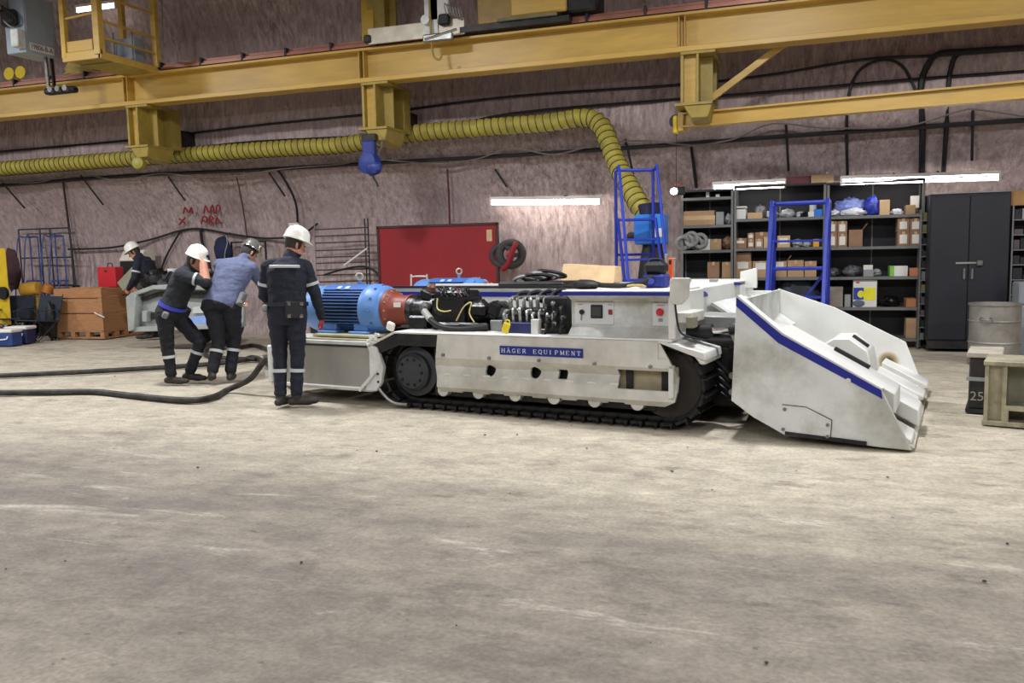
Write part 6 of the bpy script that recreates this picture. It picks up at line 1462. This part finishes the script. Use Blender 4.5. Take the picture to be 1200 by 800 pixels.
# --- floor hoses
def floor_hose(pts, r, lb, z_end=None):
    P = [onZ(x, y, r-.004) for x, y in pts]
    if z_end: P += [Vector(p) for p in z_end]
    o = MB().tube(catmull(P, 8), r, 10).build('power_hose', mat('hose_black', '#1d1b1a', .6, var=.3, dirt='#5a5348', damt=.6, dscale=8)); tag(o, lb, 'hose', 'black hoses on the floor'); return o
M2W = loader.matrix_basis.copy()
bpy.context.view_layer.update(); M2W = loader.matrix_world.copy()
def mw(a, b_, z): return M2W @ Vector((a, b_, z))
floor_hose([(-60, 460), (0, 460), (60, 459.5), (110, 459), (150, 463), (190, 467), (225, 469), (250, 465), (268, 456)], .034, 'front black hose sweeping across the floor up to the machine', [mw(-2.12, .06, .17), mw(-1.92, .07, .36), mw(-1.80, .07, .445)])
floor_hose([(-60, 442), (0, 440), (90, 436), (180, 431), (240, 427), (280, 423), (300, 419)], .034, 'rear black hose lying straight across the floor behind the front one', [mw(-1.9, .5, .12), mw(-1.79, .55, .25)])
floor_hose([(300, 421), (262, 419), (243, 416.5), (240, 412), (252, 408), (280, 406.5), (305, 406)], .032, 'short looped black hose behind the grey-blue shirted worker', [mw(-1.95, 1.0, .10), mw(-1.74, 1.1, .3)])
# --- things lying on the machine
mz = M2W.to_euler().z
def on_machine(name, a, b_, z, lb, cat): return empty(name, mw(a, b_, z), mz, lb, cat)
bb = on_machine('tool_bag', 2.46, .55, 1.177, 'blue and black tool bag standing on the control box', 'bag')
MB().box(-.09, .11, -.10, .10, 0, .12).build('blue_base', mat('bag_blue', '#22307e', .7, var=.2), bb, .02)
MB().box(-.09, .10, -.09, .09, .12, .23).build('black_top', BLACK, bb, .03); MB().lathe([(.03, 0), (.03, .03)], (.0, -.12, .06), (0, -1, 0), 10).build('buckle', mat('buckle_blue', '#3a4fa6', .4), bb)
MB().tube(catmull([(-.06, 0, .225), (-.04, 0, .25), (.05, 0, .25), (.07, 0, .225)], 4), .014, 6).build('handle', BLACK, bb)
oc = on_machine('orange_level', 2.52, .80, 1.177, 'upright orange tool beside the blue and black bag', 'tool')
MB().box(-.022, .022, -.02, .02, 0, .26).build('body', ORANGE, oc, .006)
MB().box(-.012, .012, -.022, -.02, .20, .24).build('hang_hole', BLACK, oc)
gl = on_machine('leather_strap', 2.05, .30, 1.18, 'black leather tool pouch and strap lying on the control box lid', 'tool pouch')
MB().ball((-.16, .0, .035), (.14, .10, .045), 16, 8, .2, 4).build('pouch', BLACK, gl); MB().tube(catmull([(-.05, 0, .03), (.12, .02, .022), (.25, .05, .03), (.36, .10, .06), (.42, .14, .10)], 6), .022, 8).build('strap', BLACK, gl)
for k in range(3): MB().tube(catmull([(.22+.03*k, .03, .02), (.30+.03*k, .0, .03), (.36+.02*k, .02, .012)], 4), .010, 6).build('tassel', mat('tassel_tan', '#b8a46a', .7), gl)
cbd = on_machine('plywood_sheet', 1.10, 2.0, 1.16, 'plain tan board lying tilted on the centre cover', 'board')
MB().hexa([(-.28, 0, .0), (.38, 0, .0), (.38, .25, .0), (-.28, .25, .0)], [(-.28, .1, .22), (.36, .1, .18), (.36, .28, .18), (-.28, .28, .22)]).build('board', CARD3, cbd, .006)
hsx = on_machine('hose_coil', .72, 1.6, .80, 'black and grey hose heap lying in the machine centre trough', 'hoses')
for k in range(4): MB().ring((-.1+.10*k, .0, .42+.02*k), (.1*k-.2, .25, 1), .15, .02, 22, 6).build('hose_loop', BLACK if k % 2 else GREY, hsx)
MB().box(-.35, .45, -.25, .25, 0, .40).build('hose_tray', DARK, hsx, .02)
cl = on_machine('yellow_tag', 1.16, .10, .767, 'bright yellow lockout tag standing on the deck edge', 'tag')
MB().cbox((0, 0, .055), (.07, .025, .10), Matrix.Rotation(.35, 3, 'Y')).build('body', YELLOW_V, cl, .008); MB().ring((.02, 0, .11), (0, 1, 0), .02, .006, 14, 6).build('loop', YELLOW_V, cl)
for k, (dx, hh_) in enumerate(((-.0, .30), (.08, .26))):
    pp = on_machine('spare_pin', 2.25+dx, 1.5, 1.157, ['taller', 'shorter'][k]+' steel pin standing on the centre cover behind the pouch', 'pin')
    MB().lathe([(.022, 0), (.022, hh_), (.012, hh_+.02)], (0, 0, 0), (0, 0, 1), 12).build('shaft', STEEL, pp); MB().lathe([(.035, 0), (.035, .03)], (0, 0, 0), (0, 0, 1), 12).build('collar', DARK, pp)
# floor crumbs
cm = MB(); rnd = random.Random(11)
for k in range(110):
    x, y = rnd.uniform(-9, 4), rnd.uniform(1.6, 9); r = rnd.choice([.003, .004, .005, .008]); cm.ball((x, y, r*.4-.008), (r*rnd.uniform(.8, 1.8), r, r*.7), 6, 4, .3, k)
o = cm.build('salt_crumbs', mat('crumb_dark', '#4a443d', .8, var=.4)); tag(o, 'scattered dark salt crumbs on the concrete floor', 'debris', kind='stuff')
